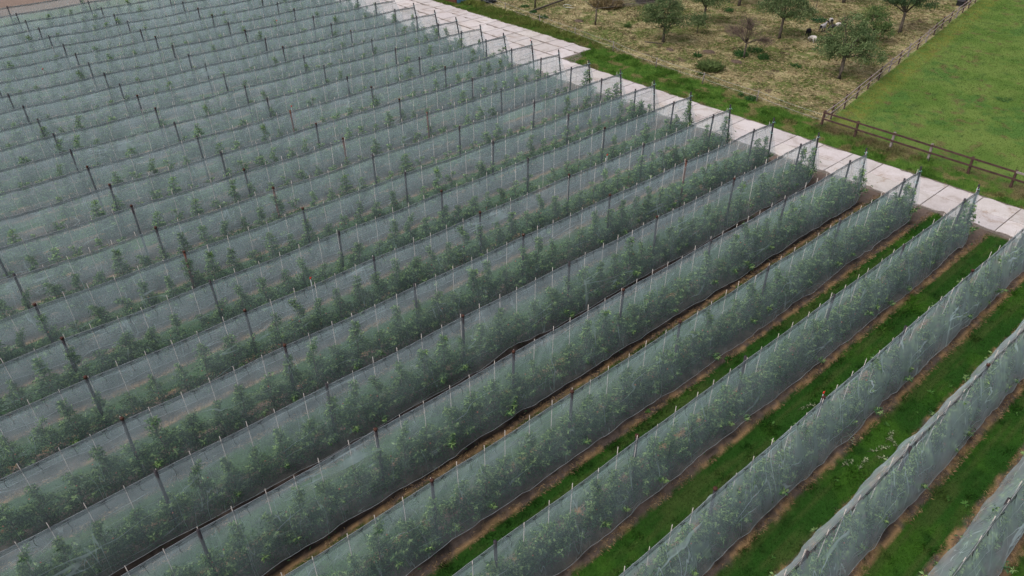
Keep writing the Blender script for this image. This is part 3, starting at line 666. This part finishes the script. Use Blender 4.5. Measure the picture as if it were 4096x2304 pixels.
# ---------------------------------------------------------------- wooden fences
def post_box(h, wd, m):
    mb = MB(); mb.box((0, 0, h/2-.05), (wd, wd, h+.1), bev=.012); mb.box((0, 0, h+.008), (wd*.8, wd*.8, .012), bev=.01); return mb.me('fence_post', m)
t = empty('wooden_fence', (8.45, 14.15, 0)); ff = [(8.45, 14.15+.0), (8.50, 11.42), (8.58, 8.72), (8.64, 6.0), (8.70, 3.28), (8.78, .58), (8.84, -2.1), (8.9, -4.8)]
pb = post_box(1.24, .15, M_rail); pg = post_box(1.24, .15, M_grey)
for i, (x, y) in enumerate(ff):
    o = link('fence_post', pg if i in (2, 3) else pb, t, (x-8.45, y-14.15, 0)); o.rotation_euler = (random.gauss(0, .02), random.gauss(0, .02), random.uniform(-.05, .05))
for i in range(len(ff)-1):
    for z, hh in ((1.14, .10), (.62, .10)):
        a, b = ff[i], ff[i+1]; mb = MB(); beam(mb, (a[0]-8.45-.085, a[1]-14.15+.03, z+random.uniform(-.015, .015)), (b[0]-8.45-.085, b[1]-14.15+.0, z+random.uniform(-.015, .015)), .06, .125)
        link('rail', mb.me('rail', M_grey if (i >= 5 and z > 1) else M_rail), t)
tag(t, 'brown wooden two rail fence running beside the grass verge and concrete road', 'fence')
bf = [(10.2, 14.35), (12.9, 14.75), (15.75, 15.26), (18.5, 15.72), (21.2, 16.17), (23.9, 16.6), (26.6, 17.04), (29.3, 17.47), (32.1, 17.9), (34.8, 18.34), (37.75, 18.9), (40.5, 19.35), (43.2, 19.73), (45.7, 20.12), (48.1, 20.46), (50.5, 20.84), (53.2, 21.25), (55.9, 21.7), (58.6, 22.1), (61.3, 22.6)]
t = empty('wooden_fence', (10.2, 14.35, 0)); pb2 = post_box(1.25, .11, M_rail); pg2 = post_box(1.25, .11, M_grey)
for i, (x, y) in enumerate(bf):
    o = link('fence_post', pg2 if i in (5, 7, 9, 13) else pb2, t, (x-10.2, y-14.35, 0)); o.rotation_euler = (random.gauss(0, .025), random.gauss(0, .025), .16)
pts = [(8.5, 14.15)]+bf
for i in range(len(pts)-1):
    for z, hh in ((1.16, .10), (.72, .10)):
        a, b = pts[i], pts[i+1]; mb = MB(); beam(mb, (a[0]-10.2, a[1]-14.35-.085, z+random.uniform(-.02, .02)), (b[0]-10.2, b[1]-14.35-.085, z+random.uniform(-.02, .02)), .04, .08)
        link('rail', mb.me('rail', M_prail), t)
for z in (.2, .42):
    mb = MB(); mb.tube([(a-10.2, b-14.35-.07, z) for a, b in pts], .004, 4); link('low_wire', mb.me('low_wire', M_wire), t)
tag(t, 'greyed wooden fence between sheep pasture and bright green meadow, low wires underneath', 'fence')
# wire fence with thin posts
wf = [(10.9, 60.0), (10.58, 54.21), (10.19, 48.16), (9.85, 42.5), (9.48, 36.88), (8.97, 31.09), (8.97, 25.83), (8.93, 20.3), (8.5, 14.4)]
t = empty('wire_fence', (8.97, 31.09, 0)); mb = MB(); mb.tube([(0, 0, -.05), (0, 0, .5), (0.01, 0, 1.0)], [.045, .042, .036], 7); wp = mb.me('fence_post', M_grey, True)
for i, (x, y) in enumerate(wf[:-1]): o = link('fence_post', wp, t, (x-8.97, y-31.09, 0)); o.rotation_euler = (random.gauss(0, .04), random.gauss(0, .04), 0)
mb = MB(); mb.tube([(.25, -.6, 0), (0, 0, .7)], .02, 5); link('brace', mb.me('brace', M_grey), t, (9.48-8.97, 36.88-31.09, 0))
for z in (.45, .88):
    mb = MB()
    P3 = []
    for i in range(len(wf)-1):
        for u in (0, .25, .5, .75):
            a, b = wf[i], wf[i+1]; P3.append((a[0]*(1-u)+b[0]*u-8.97, a[1]*(1-u)+b[1]*u-31.09, z-.06*math.sin(u*math.pi)))
    P3.append((wf[-1][0]-8.97, wf[-1][1]-31.09, z)); mb.tube(P3, .008, 4); link('wire', mb.me('wire', M_wire), t)
tag(t, 'low wire fence on thin grey posts between green verge and straw covered pasture', 'fence')

# ---------------------------------------------------------------- old pasture trees
def old_tree(name, loc, lean, hb, crown, nleaf, seed, label, leafc=((.040, .078, .026), (.25, .31, .14)), bare=False, tr=.14, twigs=60, group=None, lsz=.15):
    """crown = list of (cx,cy,cz,rx,ry,rz) lobes relative to the base"""
    global rng; keep = rng; rng = np.random.default_rng(seed); rd = random.Random(seed)
    t = empty(name, loc); mb = MB(); top = np.array([lean[0], lean[1], hb])
    mb.tube([(0, 0, -.05), top*.35+[.03, .02, 0], top*.7, top], [tr*1.25, tr, tr*.9, tr*.85], 9)
    for (cx, cy, cz, rx, ry, rz) in crown:
        c = np.array([cx, cy, cz])
        for q in range(3 if not bare else 5):
            e = c+np.array([rd.uniform(-.6, .6)*rx, rd.uniform(-.6, .6)*ry, rd.uniform(-.5, .6)*rz]); m_ = (top+e)/2+np.array([rd.gauss(0, .12), rd.gauss(0, .12), .15])
            mb.tube([top-(0, 0, .1), m_, e], [tr*.5, tr*.28, tr*.1], 6)
            for _ in range(twigs//12):
                f = e+np.array([rd.gauss(0, .4)*rx, rd.gauss(0, .4)*ry, rd.gauss(.15, .4)*rz]); mb.tube([m_*.4+e*.6, (e+f)/2+[0, 0, .05], f], [tr*.13, tr*.08, tr*.04], 4)
    link('trunk', mb.me('trunk', M_bark, True), t)
    if bare:
        mt = MB()
        for (cx, cy, cz, rx, ry, rz) in crown:
            for _ in range(150):
                b0 = np.array([cx+rd.gauss(0, .45)*rx, cy+rd.gauss(0, .5)*ry, cz-rz*rd.uniform(0, 1)]); d0 = np.array([rd.gauss(0, .35)+(b0[0])*.15, rd.gauss(0, .35)+b0[1]*.2, rd.uniform(.4, 1)]); d0 *= rd.uniform(.5, 1.0)/np.linalg.norm(d0)
                mt.tube([b0, b0+d0*.5+[.02, .03, 0], b0+d0], [.010, .008, .005], 3, cap=False)
        link('twigs', mt.me('twigs', M_twig), t)
    if nleaf:
        C = []; D = []; K = []; tot = sum(a[3]*a[4]*a[5] for a in crown)
        for (cx, cy, cz, rx, ry, rz) in crown:
            nl = int(nleaf*rx*ry*rz/tot); ncl = max(10, nl//42)
            u = rng.normal(size=(ncl, 3)); u /= np.linalg.norm(u, axis=1, keepdims=True); rad = rng.uniform(.45, 1.08, ncl)**.6; cc = np.array([cx, cy, cz])+u*rad[:, None]*[rx, ry, rz]
            which = rng.integers(0, ncl, nl); sp = rng.uniform(.10, .26, ncl)*1.15
            p = cc[which]+rng.normal(size=(nl, 3))*sp[which][:, None]*[1, 1, .7]
            C.append(p); D.append(rng.normal(size=(nl, 3))+[0, 0, .15]); tone = rng.random(ncl)[which]*.6+rng.random(nl)*.4
            K.append(mixc(leafc[0], leafc[1], tone**1.6))
        V, F, c3 = leaves(np.concatenate(C), np.concatenate(D), lsz, np.concatenate(K), .5)
        link('crown', mesh('crown', V, F, M_oldleaf, c3), t)
    rng = keep; return tag(t, label, 'tree', group)
old_tree('apple_tree', (18.9, 18.6, 0), (.75, .35, 1.75), 1.75, [(1.0, .4, 3.1, 2.1, 2.2, 1.0), (.2, 1.7, 2.3, 1.4, 1.3, .8), (1.4, -1.6, 2.2, 1.3, 1.3, .7), (1.5, .8, 4.3, 1.1, 1.2, .8), (2.6, .2, 3.3, 1.0, 1.2, .8)], 12500, 1, 'large leafy apple tree with leaning trunk beside the wooden fence, hiding some sheep', tr=.17)
old_tree('apple_tree', (15.25, 35.5, 0), (.1, .05, 1.5), 1.5, [(.2, .3, 2.9, 1.9, 2.0, 1.05), (-.4, 1.5, 2.5, 1.2, 1.2, .8), (.7, -1.5, 2.3, 1.2, 1.3, .6), (.3, .2, 3.9, 1.1, 1.3, .7), (-.6, -.3, 1.5, .6, .8, .5)], 9500, 2, 'round leafy apple tree nearest the road side, picket fence behind', tr=.13)
old_tree('apple_tree', (23.4, 36.8, 0), (.05, .0, 1.7), 1.7, [(.1, 0, 3.1, 1.8, 1.9, 1.0), (0, -1.4, 2.7, 1.2, 1.2, .6), (0, 1.4, 2.8, 1.2, 1.2, .7), (.2, .2, 4.2, 1.2, 1.3, .8)], 8000, 3, 'leafy apple tree at the top edge with a short straight dark trunk', tr=.14)
old_tree('apple_tree', (25.0, 28.6, 0), (.25, .1, 2.0), 2.0, [(.3, 0, 3.1, 1.9, 2.2, .95), (.2, 1.9, 2.9, 1.3, 1.2, .7), (.3, -1.9, 2.8, 1.3, 1.2, .6), (.4, .1, 4.1, 1.3, 1.6, .8)], 10500, 4, 'spreading apple tree with tall clear trunk left of the grazing sheep', tr=.14)
old_tree('apple_tree', (32.0, 38.4, 0), (.3, .1, 2.0), 2.0, [(.2, 0, 3.6, 1.9, 2.0, 1.1), (.2, 1.0, 4.4, 1.2, 1.2, .8)], 5000, 5, 'tree at the top edge of which only the slanting trunk foot shows', tr=.16)
old_tree('apple_tree', (36.0, 21.6, 0), (.5, .2, 1.9), 1.9, [(.6, .6, 3.5, 1.9, 1.9, 1.1), (.5, 1.8, 3.1, 1.1, 1.2, .8), (.6, -1.3, 3.4, 1.2, 1.3, .8), (.8, .3, 4.5, 1.1, 1.4, .8)], 9000, 6, 'dark leafy apple tree at the top edge with crooked trunk near the fence', ((.035, .075, .03), (.09, .135, .06)), tr=.16)
old_tree('apple_tree', (42.2, 31.3, 0), (.2, .1, 1.9), 1.9, [(.2, 0, 3.6, 1.9, 2.0, 1.1)], 4000, 7, 'tree at the top edge above the sheep, only its trunk foot in view', tr=.17)
old_tree('apple_tree', (31.0, 21.9, 0), (.15, .1, 1.0), 1.0, [(.2, .3, 1.8, 1.5, 1.6, .9), (.1, -.9, 1.4, 1.0, 1.0, .6), (.3, .6, 2.6, .9, 1.0, .6)], 4500, 8, 'low bright green apple tree behind the right side of the large leaning tree', ((.055, .10, .03), (.14, .20, .07)), tr=.08)
old_tree('apple_tree', (20.0, 35.0, 0), (.05, 0, .7), .7, [(.1, -.1, 1.45, .8, .9, .5)], 1400, 9, 'small low sapling between the round tree and the short trunked tree', tr=.05)
old_tree('apple_tree', (34.6, 30.5, 0), (.05, 0, 1.9), 1.9, [(.0, 0, 2.6, .5, .5, .8)], 600, 10, 'thin upright sapling with few leaves at the top edge left of the sheep', tr=.035, twigs=24)
old_tree('bare_tree', (17.4, 27.5, 0), (.25, .1, 1.35), 1.35, [(.2, .1, 2.4, 1.1, 1.3, .9), (.3, 1.6, 2.1, .8, .9, .5), (.2, -1.6, 1.9, .8, .9, .4), (.3, .2, 3.1, .7, .9, .6)], 0, 11, 'leafless purple-brown tree with a dense haze of twigs in the pasture', bare=True, tr=.09, twigs=200)
# two pruned bare trees
def pruned(loc, hb, arms, label, seed):
    rd = random.Random(seed); t = empty('bare_tree', loc); mb = MB(); mb.tube([(0, 0, -.05), (.03, 0, hb*.5), (0.05, .02, hb)], [.10, .085, .075], 8)
    for a in arms:
        P3 = [np.array((.05, .02, hb-.06))]
        for q in range(4): P3.append(P3[-1]+np.array(a)/4+np.array([rd.gauss(0, .05), rd.gauss(0, .05), rd.gauss(0.03, .05)]))
        mb.tube(P3, [.055, .045, .035, .025, .014], 6)
        for q in range(14):
            b = P3[rd.randint(2, 4)]; f = b+np.array([rd.gauss(0, .25), rd.gauss(0, .3), rd.uniform(.1, .55)]); mb.tube([b, (b+f)/2+[.02, .02, 0], f], [.012, .008, .004], 4)
    link('trunk', mb.me('trunk', M_bark, True), t); return tag(t, label, 'tree')
pruned((14.4, 44.0, 0), 1.75, [(-.5, 1.5, .55), (.9, -1.9, .5), (.3, -.1, .9), (.9, -2.9, .7)], 'leafless pruned tree with two long bare arms near the road weeds', 3)
pruned((14.1, 53.2, 0), 2.3, [(.4, .9, .8), (.2, -.9, .8)], 'leafless thin trunk at the top edge beside the fallen beam', 4)

# ---------------------------------------------------------------- weeds in the pasture (countable clumps)
def weed(name, loc, r, h, n, colr, seed, label, cat='weeds', group=None, broad=False):
    global rng; keep = rng; rng = np.random.default_rng(seed); a = rng.uniform(0, 6.28, n); q = np.sqrt(rng.random(n))*r
    base_ = np.stack([np.cos(a)*q, np.sin(a)*q, np.zeros(n)], 1); hh = h*rng.uniform(.45, 1.1, n)*(1-.35*(q/r)**2)
    if broad: base_[:, 2] = rng.uniform(0, 1, n)*hh*.7
    D = np.stack([rng.normal(0, .45 if not broad else 1, n)+np.cos(a)*.3, rng.normal(0, .45 if not broad else 1, n)+np.sin(a)*.3, np.abs(rng.normal(1.1, .3, n)) if not broad else rng.normal(.4, .5, n)], 1)
    V, F, c = leaves(base_, D, hh if not broad else .14, np.array(colr)*rng.uniform(.6, 1.4, (n, 1)), .10 if not broad else .5); V[:, 2] = np.maximum(V[:, 2], 0)
    rng = keep; return tag(link(name, mesh(name, V, F, M_blade, c), loc=loc), label, cat, group)
DG = (.04, .105, .03); MG = (.075, .13, .04)
weed('nettle_clump', (29.2, 37.8, 0), .55, .7, 420, DG, 1, 'round dark green nettle clump in the open pasture behind two trees', broad=True)
weed('nettle_clump', (17.7, 28.1, 0), .7, .9, 700, DG, 2, 'tall green nettles around the foot of the leafless twiggy tree', broad=True)
weed('nettle_clump', (19.8, 27.9, 0), .75, .75, 500, DG, 3, 'dark green nettle clump just behind the leafless twiggy tree', broad=True)
weed('nettle_clump', (18.5, 26.1, 0), .5, .8, 420, DG, 4, 'upright green weed clump right of the leafless twiggy tree', broad=True)
weed('weed_clump', (14.3, 30.5, 0), .3, .6, 120, DG, 5, 'small dark green weeds near a bare soil patch in the pasture')
weed('weed_clump', (12.4, 27.6, 0), 1.0, 1.15, 900, (.13, .18, .065), 6, 'largest pale green clump of tall seeding weeds in the pasture')
weed('nettle_clump', (33.4, 29.3, 0), .8, .7, 500, (.03, .095, .04), 7, 'blue-green nettle clump behind the sheep at the top', broad=True)
weed('weed_clump', (16.4, 41.2, 0), .35, .7, 130, MG, 8, 'tall tuft of weeds between the pruned bare tree and the round tree')
weed('weed_clump', (12.0, 49.6, 0), .45, .6, 160, DG, 9, 'green weeds near the wire fence by the fallen beam')
weed('weed_clump', (12.6, 51.9, 0), .4, .4, 260, DG, 10, 'dense green tuft at the lower end of the fallen beam', broad=True)
weed('weed_clump', (13.5, 54.2, 0), .5, .4, 260, DG, 11, 'low green weeds at the foot of the thin bare trunk', broad=True)
weed('weed_clump', (18.9, 22.9, 0), .5, .3, 260, DG, 12, 'low green weeds left of the leaning trunk of the largest tree', broad=True)
weed('weed_clump', (9.0, 20.9, 0), .5, .45, 330, DG, 13, 'dark weeds at the foot of the wire fence post nearest the wooden gatepost', broad=True)
weed('weed_clump', (8.95, 21.9, 0), .2, .6, 90, DG, 14, 'single upright dark weed stem beside the wire fence', broad=True)
weed('weed_clump', (8.6, -1.3, 0), .45, .4, 260, DG, 15, 'dark weeds around the wooden fence post at the right picture edge', broad=True)
weed('weed_clump', (8.3, 14.0, 0), .25, .3, 140, DG, 16, 'dark grass tuft at the foot of the wooden corner post')
weed('weed_clump', (24.6, 7.1, 0), .6, .12, 170, (.07, .15, .045), 17, 'single low dark green patch in the middle of the meadow', broad=True)
weed('weed_clump', (10.4, 27.2, 0), .12, .7, 40, MG, 18, 'thin upright weed left of the large pale weed clump')
# broadleaf weeds in the mown alleys, and cut prunings
def rosette(loc, r, seed, label):
    rd = random.Random(seed); n_ = rd.randint(6, 9); C = []; D = []
    for i in range(n_):
        a = 6.28*i/n_+rd.uniform(-.3, .3); C.append((0, 0, .02)); D.append((math.cos(a), math.sin(a), rd.uniform(.35, .8)))
    V, F, c = leaves(np.array(C, float), np.array(D, float), r, np.tile((.075, .17, .04), (n_, 1))*rng.uniform(.8, 1.3, (n_, 1)), .36)
    tag(link('broadleaf_weed', mesh('broadleaf_weed', V, F, M_blade, c), loc=loc), label, 'weed', 'pale broadleaf weeds in the mown alleys')
def G(x, y, z=0.0):
    d_ = fw+r2*(x-2048)/FPX-u2*(y-1152)/FPX; t_ = (z-CAM[2])/d_[2]; return CAM+d_*t_
LW = [(3543, 1700, .26, 'beside cut twigs left of the second net row from lower right'), (3720, 1572, .24, 'farthest of three in the alley above the second net row'), (3798, 1550, .2, 'in the alley close to the second net row, right side'), (3675, 1657, .2, 'between two larger weeds in the right alley'),
      (3340, 1920, .24, 'beside pale cut leaves in the alley left of the second net row'), (3085, 1705, .3, 'in the alley left of the third net row, large bushy one'), (2905, 1440, .24, 'in the alley near the drip edge of the fourth net row'), (4065, 1660, .24, 'near the right picture edge in the last alley'),
      (3795, 2000, .24, 'lower one in the alley right of the second net row'), (3860, 2020, .26, 'pale yellowish one in the alley right of the second net row'), (3090, 2235, .22, 'near the bottom edge between two net rows'), (2590, 1650, .22, 'tiny one by the edge of the fifth net row')]
for i, (a, b, r_, lab) in enumerate(LW):
    p = G(a, b); rosette((p[0], p[1], .02), r_*.85, i, 'pale broadleaf weed '+lab)
def cutbranch(a, b, L, ang, seed, label):
    rd = random.Random(seed); p = G(a, b); t = empty('cut_branch', (p[0], p[1], .05), ang); mb = MB(); P3 = [np.array([u*L, .05*math.sin(u*5+seed), .03+.03*math.sin(u*7)]) for u in np.linspace(0, 1, 6)]
    mb.tube(P3, [.01, .009, .008, .007, .006, .004], 5); link('twig', mb.me('twig', M_bark), t); C = []; D = []
    for q in range(30): u = rd.uniform(.15, 1); C.append((u*L, rd.gauss(0, .04), .06)); D.append((rd.gauss(.6, .7), rd.gauss(0, 1), rd.uniform(0, .5)))
    V, F, c = leaves(np.array(C), np.array(D, float), .11, np.tile((.34, .38, .24), (len(C), 1))*rng.uniform(.5, 1.2, (len(C), 1)), .34)
    link('leaves', mesh('leaves', V, F, M_blade, c), t); tag(t, label, 'branch', 'cut branches with pale upturned leaves')
for i, (a, b, L, ang, lab) in enumerate([(3190, 1645, .9, -.3, 'cut branch with pale leaves in the alley right of the red sprinkler'), (3545, 1775, .8, .2, 'upper cut branch with pale leaves in the alley'), (3470, 1815, 1.0, -.4, 'longest cut branch with pale curled leaves across the alley'), (3400, 1790, .7, .5, 'cut branch with whitish leaves near the straw edge'),
        (3360, 1870, .7, -.2, 'lower left cut branch with whitish leaves in the alley'), (3430, 1885, .8, .1, 'lowest cut branch beside a green weed in the alley'), (3590, 1800, .6, 1.0, 'short cut branch against the edge of the second net'), (3500, 1835, .6, -.9, 'small cut branch in the middle of the scattered prunings')]):
    cutbranch(a, b, L, ang, i, lab)

# ---------------------------------------------------------------- yard clutter at the top edge
t = empty('fallen_beam', (15.0, 52.2, 0)); mb = MB(); beam(mb, (-2.6, -.1, .12), (2.8, .2, .42), .16, .14); link('beam', mb.me('beam', M_bark), t); tag(t, 'long dark timber beam lying aslant in the pasture near the thin bare trunk', 'timber')
mb = MB(); mb.tube([(13.9, 36.7, .06), (14.3, 35.9, .08), (14.75, 35.1, .06)], [.06, .055, .04], 7); o = link('fallen_branch', mb.me('fallen_branch', M_bark, True)); tag(o, 'short dark branch lying on the ground left of the round tree trunk', 'branch')
def torus(Rr, r_, m, nm, n=26, q=10, sq=1.0):
    V = [((Rr+r_*math.cos(b))*math.cos(a), (Rr+r_*math.cos(b))*math.sin(a), r_*sq*math.sin(b)) for a in np.linspace(0, 2*math.pi, n, False) for b in np.linspace(0, 2*math.pi, q, False)]
    F = [(i*q+j, ((i+1) % n)*q+j, ((i+1) % n)*q+(j+1) % q, i*q+(j+1) % q) for i in range(n) for j in range(q)]
    return mesh(nm, V, F, m, smooth=True)
t = empty('tractor_tyre', (11.7, 58.6, 0)); link('casing', torus(.62, .23, M_tyre, 'casing', sq=.95), t, (0, 0, .24)); mb = MB()
for a in np.linspace(0, 2*math.pi, 26, False): mb.box((.84*math.cos(a), .84*math.sin(a), .25), (.06, .07, .34), a+.3)
link('tread', mb.me('tread', M_tyre), t); tag(t, 'large black tractor tyre lying in long grass at the top edge', 'tyre')
t = empty('feed_box', (9.2, 61.6, 0), .1)
mb = MB(); mb.box((-.9, 0, .62), (.06, 2.3, 1.3)); mb.box((-.94, -1.0, .62), (.05, .10, 1.3)); mb.box((-.94, 1.0, .62), (.05, .10, 1.3)); link('end_panel', mb.me('end_panel', M_rustsheet), t)
mb = MB(); mb.box((0.02, -1.12, .6), (1.76, .05, 1.2)); mb.box((0.02, 1.12, .6), (1.76, .05, 1.2)); mb.box((.0, 0, 1.24), (1.8, 2.26, .06)); link('cover', mb.me('cover', M_blue), t)
mb = MB(); mb.box((0, 0, .04), (1.74, 2.1, .1)); link('base', mb.me('base', M_black), t); tag(t, 'rust brown box with blue sides at the road edge, top of the picture', 'box')
t = empty('picket_fence', (22.5, 46.3, 0)); 
for i in range(46):
    u = i/45; x = 20.6+u*5.6; y = 47.3-u*2.6; mb = MB(); h_ = 1.15+random.uniform(-.15, .1); mb.box((x-22.5, y-46.3, h_/2), (.05, .03, h_), .4); mb.box((x-22.5, y-46.3, h_+.02), (.03, .02, .05), .4)
    o = link('picket', mb.me('picket', M_grey), t)
for z in (.3, .9):
    mb = MB(); beam(mb, (20.5-22.5, 47.38-46.3, z), (26.3-22.5, 44.7-46.3, z), .03, .06); link('rail', mb.me('rail', M_grey), t)
tag(t, 'grey picket fence at the top edge behind the round tree', 'fence')
weed('reed_clump', (20.6, 48.2, 0), 1.6, 1.5, 900, (.22, .17, .09), 30, 'dry straw coloured reeds leaning at the top edge beside the picket fence', 'reeds')
t = empty('water_trough', (25.3, 46.5, 0), -.4); mb = MB(); mb.box((0, 0, .35), (2.2, 1.1, .7), bev=.15); link('tub', mb.me('tub', M_black), t); mb = MB(); mb.box((0, 0, .73), (2.3, 1.2, .06), bev=.17); link('rim', mb.me('rim', M_black), t); tag(t, 'black plastic trough at the top edge behind the picket fence', 'trough')
mb = MB(); p = G(2275, 28); mb.tube([(p[0]+.45*math.cos(a), p[1]+.8*math.sin(a), .05+.05*math.sin(2*a)) for a in np.linspace(0, 5.6, 24)], .022, 5); tag(link('hose', mb.me('hose', M_hose, True)), 'loop of white hose lying on the pasture near the top edge', 'hose')
t = empty('feed_trough', (51.4, 22.0, 0), .16); mb = MB(); mb.box((0, 0, .3), (2.0, .7, .5), bev=.08); link('tub', mb.me('tub', M_black), t); mb = MB(); mb.box((0, 0, .57), (2.06, .76, .05), bev=.08); link('rim', mb.me('rim', M_darkwool), t); tag(t, 'dark feed trough against the far wooden fence at the top edge', 'trough')
for i, (a, b, r_, lab) in enumerate([(2835, 208, .45, 'left of the leafless twiggy tree'), (2945, 248, .4, 'below the leafless twiggy tree'), (2315, 85, .4, 'beside the pruned bare tree'), (2680, 200, .3, 'below the round apple tree')]):
    p = G(a, b); V = []; F = []; n_ = 14
    for q in range(5):
        for s_ in range(n_):
            an = 6.28*s_/n_; rr_ = r_*(1-q/4.2)*(1+.25*float(vnoise(math.cos(an)*2+5, math.sin(an)*2+q, i))); V.append((rr_*math.cos(an), rr_*1.4*math.sin(an), .17*(q/4)**.6*(1+.4*float(vnoise(s_*1.1, q, 7)))))
    F = [(q*n_+s_, q*n_+(s_+1) % n_, (q+1)*n_+(s_+1) % n_, (q+1)*n_+s_) for q in range(4) for s_ in range(n_)]+[tuple(4*n_+s_ for s_ in range(n_))]
    tag(link('soil_heap', mesh('soil_heap', V, F, surf('heap', (.085, .06, .045), .4, 9)), loc=(p[0], p[1], 0)), 'low heap of dark soil '+lab, 'soil heap', 'soil heaps in the pasture')

# ---------------------------------------------------------------- sheep
def sheep(loc, rz, mats, label, graze=True, seed=0, sc=1.0, turn=0.0):
    """x forward. one skinned body with neck, head, ears, tail and jointed legs. mats = body, legs, head, rump"""
    J = {}; E = []; Rr = []; P3 = []
    def j(p, r, par=None):
        P3.append(p); Rr.append(r); i = len(P3)-1
        if par is not None: E.append((par, i))
        return i
    pel = j((-.28, 0, .62), (.185, .185)); mid = j((0, 0, .59), (.215, .21), pel); ch = j((.27, 0, .60), (.185, .20), mid); rump = j((-.46, 0, .60), (.135, .15), pel)
    tail = j((-.54, 0, .52), (.04, .04), rump); j((-.56, .0, .34), (.025, .025), tail)
    if graze: nk = j((.50, .05*turn, .47), (.095, .095), ch); hd = j((.66, .10*turn, .26), (.075, .07), nk); mz = j((.73, .12*turn, .10), (.042, .042), hd)
    else: nk = j((.47, .08*turn, .80), (.085, .085), ch); hd = j((.60, .22*turn, .97), (.075, .07), nk); mz = j((.74, .32*turn, .90), (.042, .042), hd)
    for s_ in (-1, 1): j((P3[hd][0]-.03, P3[hd][1]+s_*.15, P3[hd][2]+.05), (.022, .022), hd)
    st = [.05, -.04, -.03, .06]; q = 0
    for s_ in (-1, 1):
        a = j((-.30, s_*.13, .44), (.085, .085), pel); b = j((-.24+st[q]*.3, s_*.14, .34), (.06, .06), a); c = j((-.38+st[q], s_*.14, .22), (.036, .036), b); d_ = j((-.35+st[q], s_*.14, .03), (.03, .03), c); q += 1
        a = j((.26, s_*.12, .42), (.075, .075), ch); b = j((.27, s_*.13, .26), (.038, .038), a); d_ = j((.27+st[q], s_*.13, .03), (.03, .03), b); q += 1
    me = bpy.data.meshes.new('sheep_skin'); me.from_pydata(P3, E, []); ob = bpy.data.objects.new('sheep_skin', me); COL.objects.link(ob)
    md = ob.modifiers.new('skin', 'SKIN'); 
    for i, r_ in enumerate(Rr): me.skin_vertices[0].data[i].radius = r_
    me.skin_vertices[0].data[0].use_root = True
    sb = ob.modifiers.new('sub', 'SUBSURF'); sb.levels = 2; sb.render_levels = 2
    dg = bpy.context.evaluated_depsgraph_get(); bm_ = bpy.data.meshes.new_from_object(ob.evaluated_get(dg)); bpy.data.objects.remove(ob)
    bm_.name = 'sheep'; bm_.materials.clear()
    for m in mats: bm_.materials.append(m)
    nvt = len(bm_.vertices); c3 = np.empty(nvt*3); bm_.vertices.foreach_get('co', c3); c3 = c3.reshape(-1, 3)
    for p in bm_.polygons:
        x, y, z = p.center; p.use_smooth = True; hx = P3[nk][0]
        p.material_index = 2 if (x > hx+.02) else 1 if z < .36 and x < .42 else 3 if x < -.44 else 0
    bd = (c3[:, 2] > .38) & (c3[:, 0] < .42); c3[bd] += (np.stack([vnoise(c3[bd, 0]*14, c3[bd, 2]*14, seed+i) for i in range(3)], 1)-.5)*.03; bm_.vertices.foreach_set('co', c3.ravel())
    o = link('sheep', bm_, loc=loc); o.rotation_euler = (0, 0, rz); o.scale = (sc,)*3
    return tag(o, label, 'sheep')
VA = math.atan2(27-CAM[1], 29-CAM[0])    # direction away from the camera
sheep((28.0, 27.2, 0), VA-.25, (M_black_wool,)*4, 'black sheep seen from behind, left of the others', True, 1, 1.0, .3)
sheep((26.4, 25.75, 0), VA+.65, (M_wool, M_greywool, M_wool, M_wool), 'white sheep grazing with its rump turned, nearest of the flock', True, 2, .92, .5)
sheep((30.3, 27.0, 0), VA-.45, (M_greywool, M_darkwool, M_black_wool, M_black_wool), 'pale grey sheep with black rump and raised black head', False, 3, 1.0, -.5)
sheep((33.1, 27.7, 0), VA+.15, (M_greywool, M_darkwool, M_darkwool, M_black_wool), 'grey sheep with dark back and rump, farthest of the flock', True, 4, .98, 0)
sheep((31.2, 26.5, 0), VA+2.4, (M_darkwool,)*4, 'dark sheep half hidden by the branches of the large tree', True, 5, .85, 0)
sheep((32.5, 26.4, 0), VA-.9, (M_wool, M_greywool, M_wool, M_wool), 'cream sheep mostly hidden behind the top of the large tree', True, 6, .85, 0)
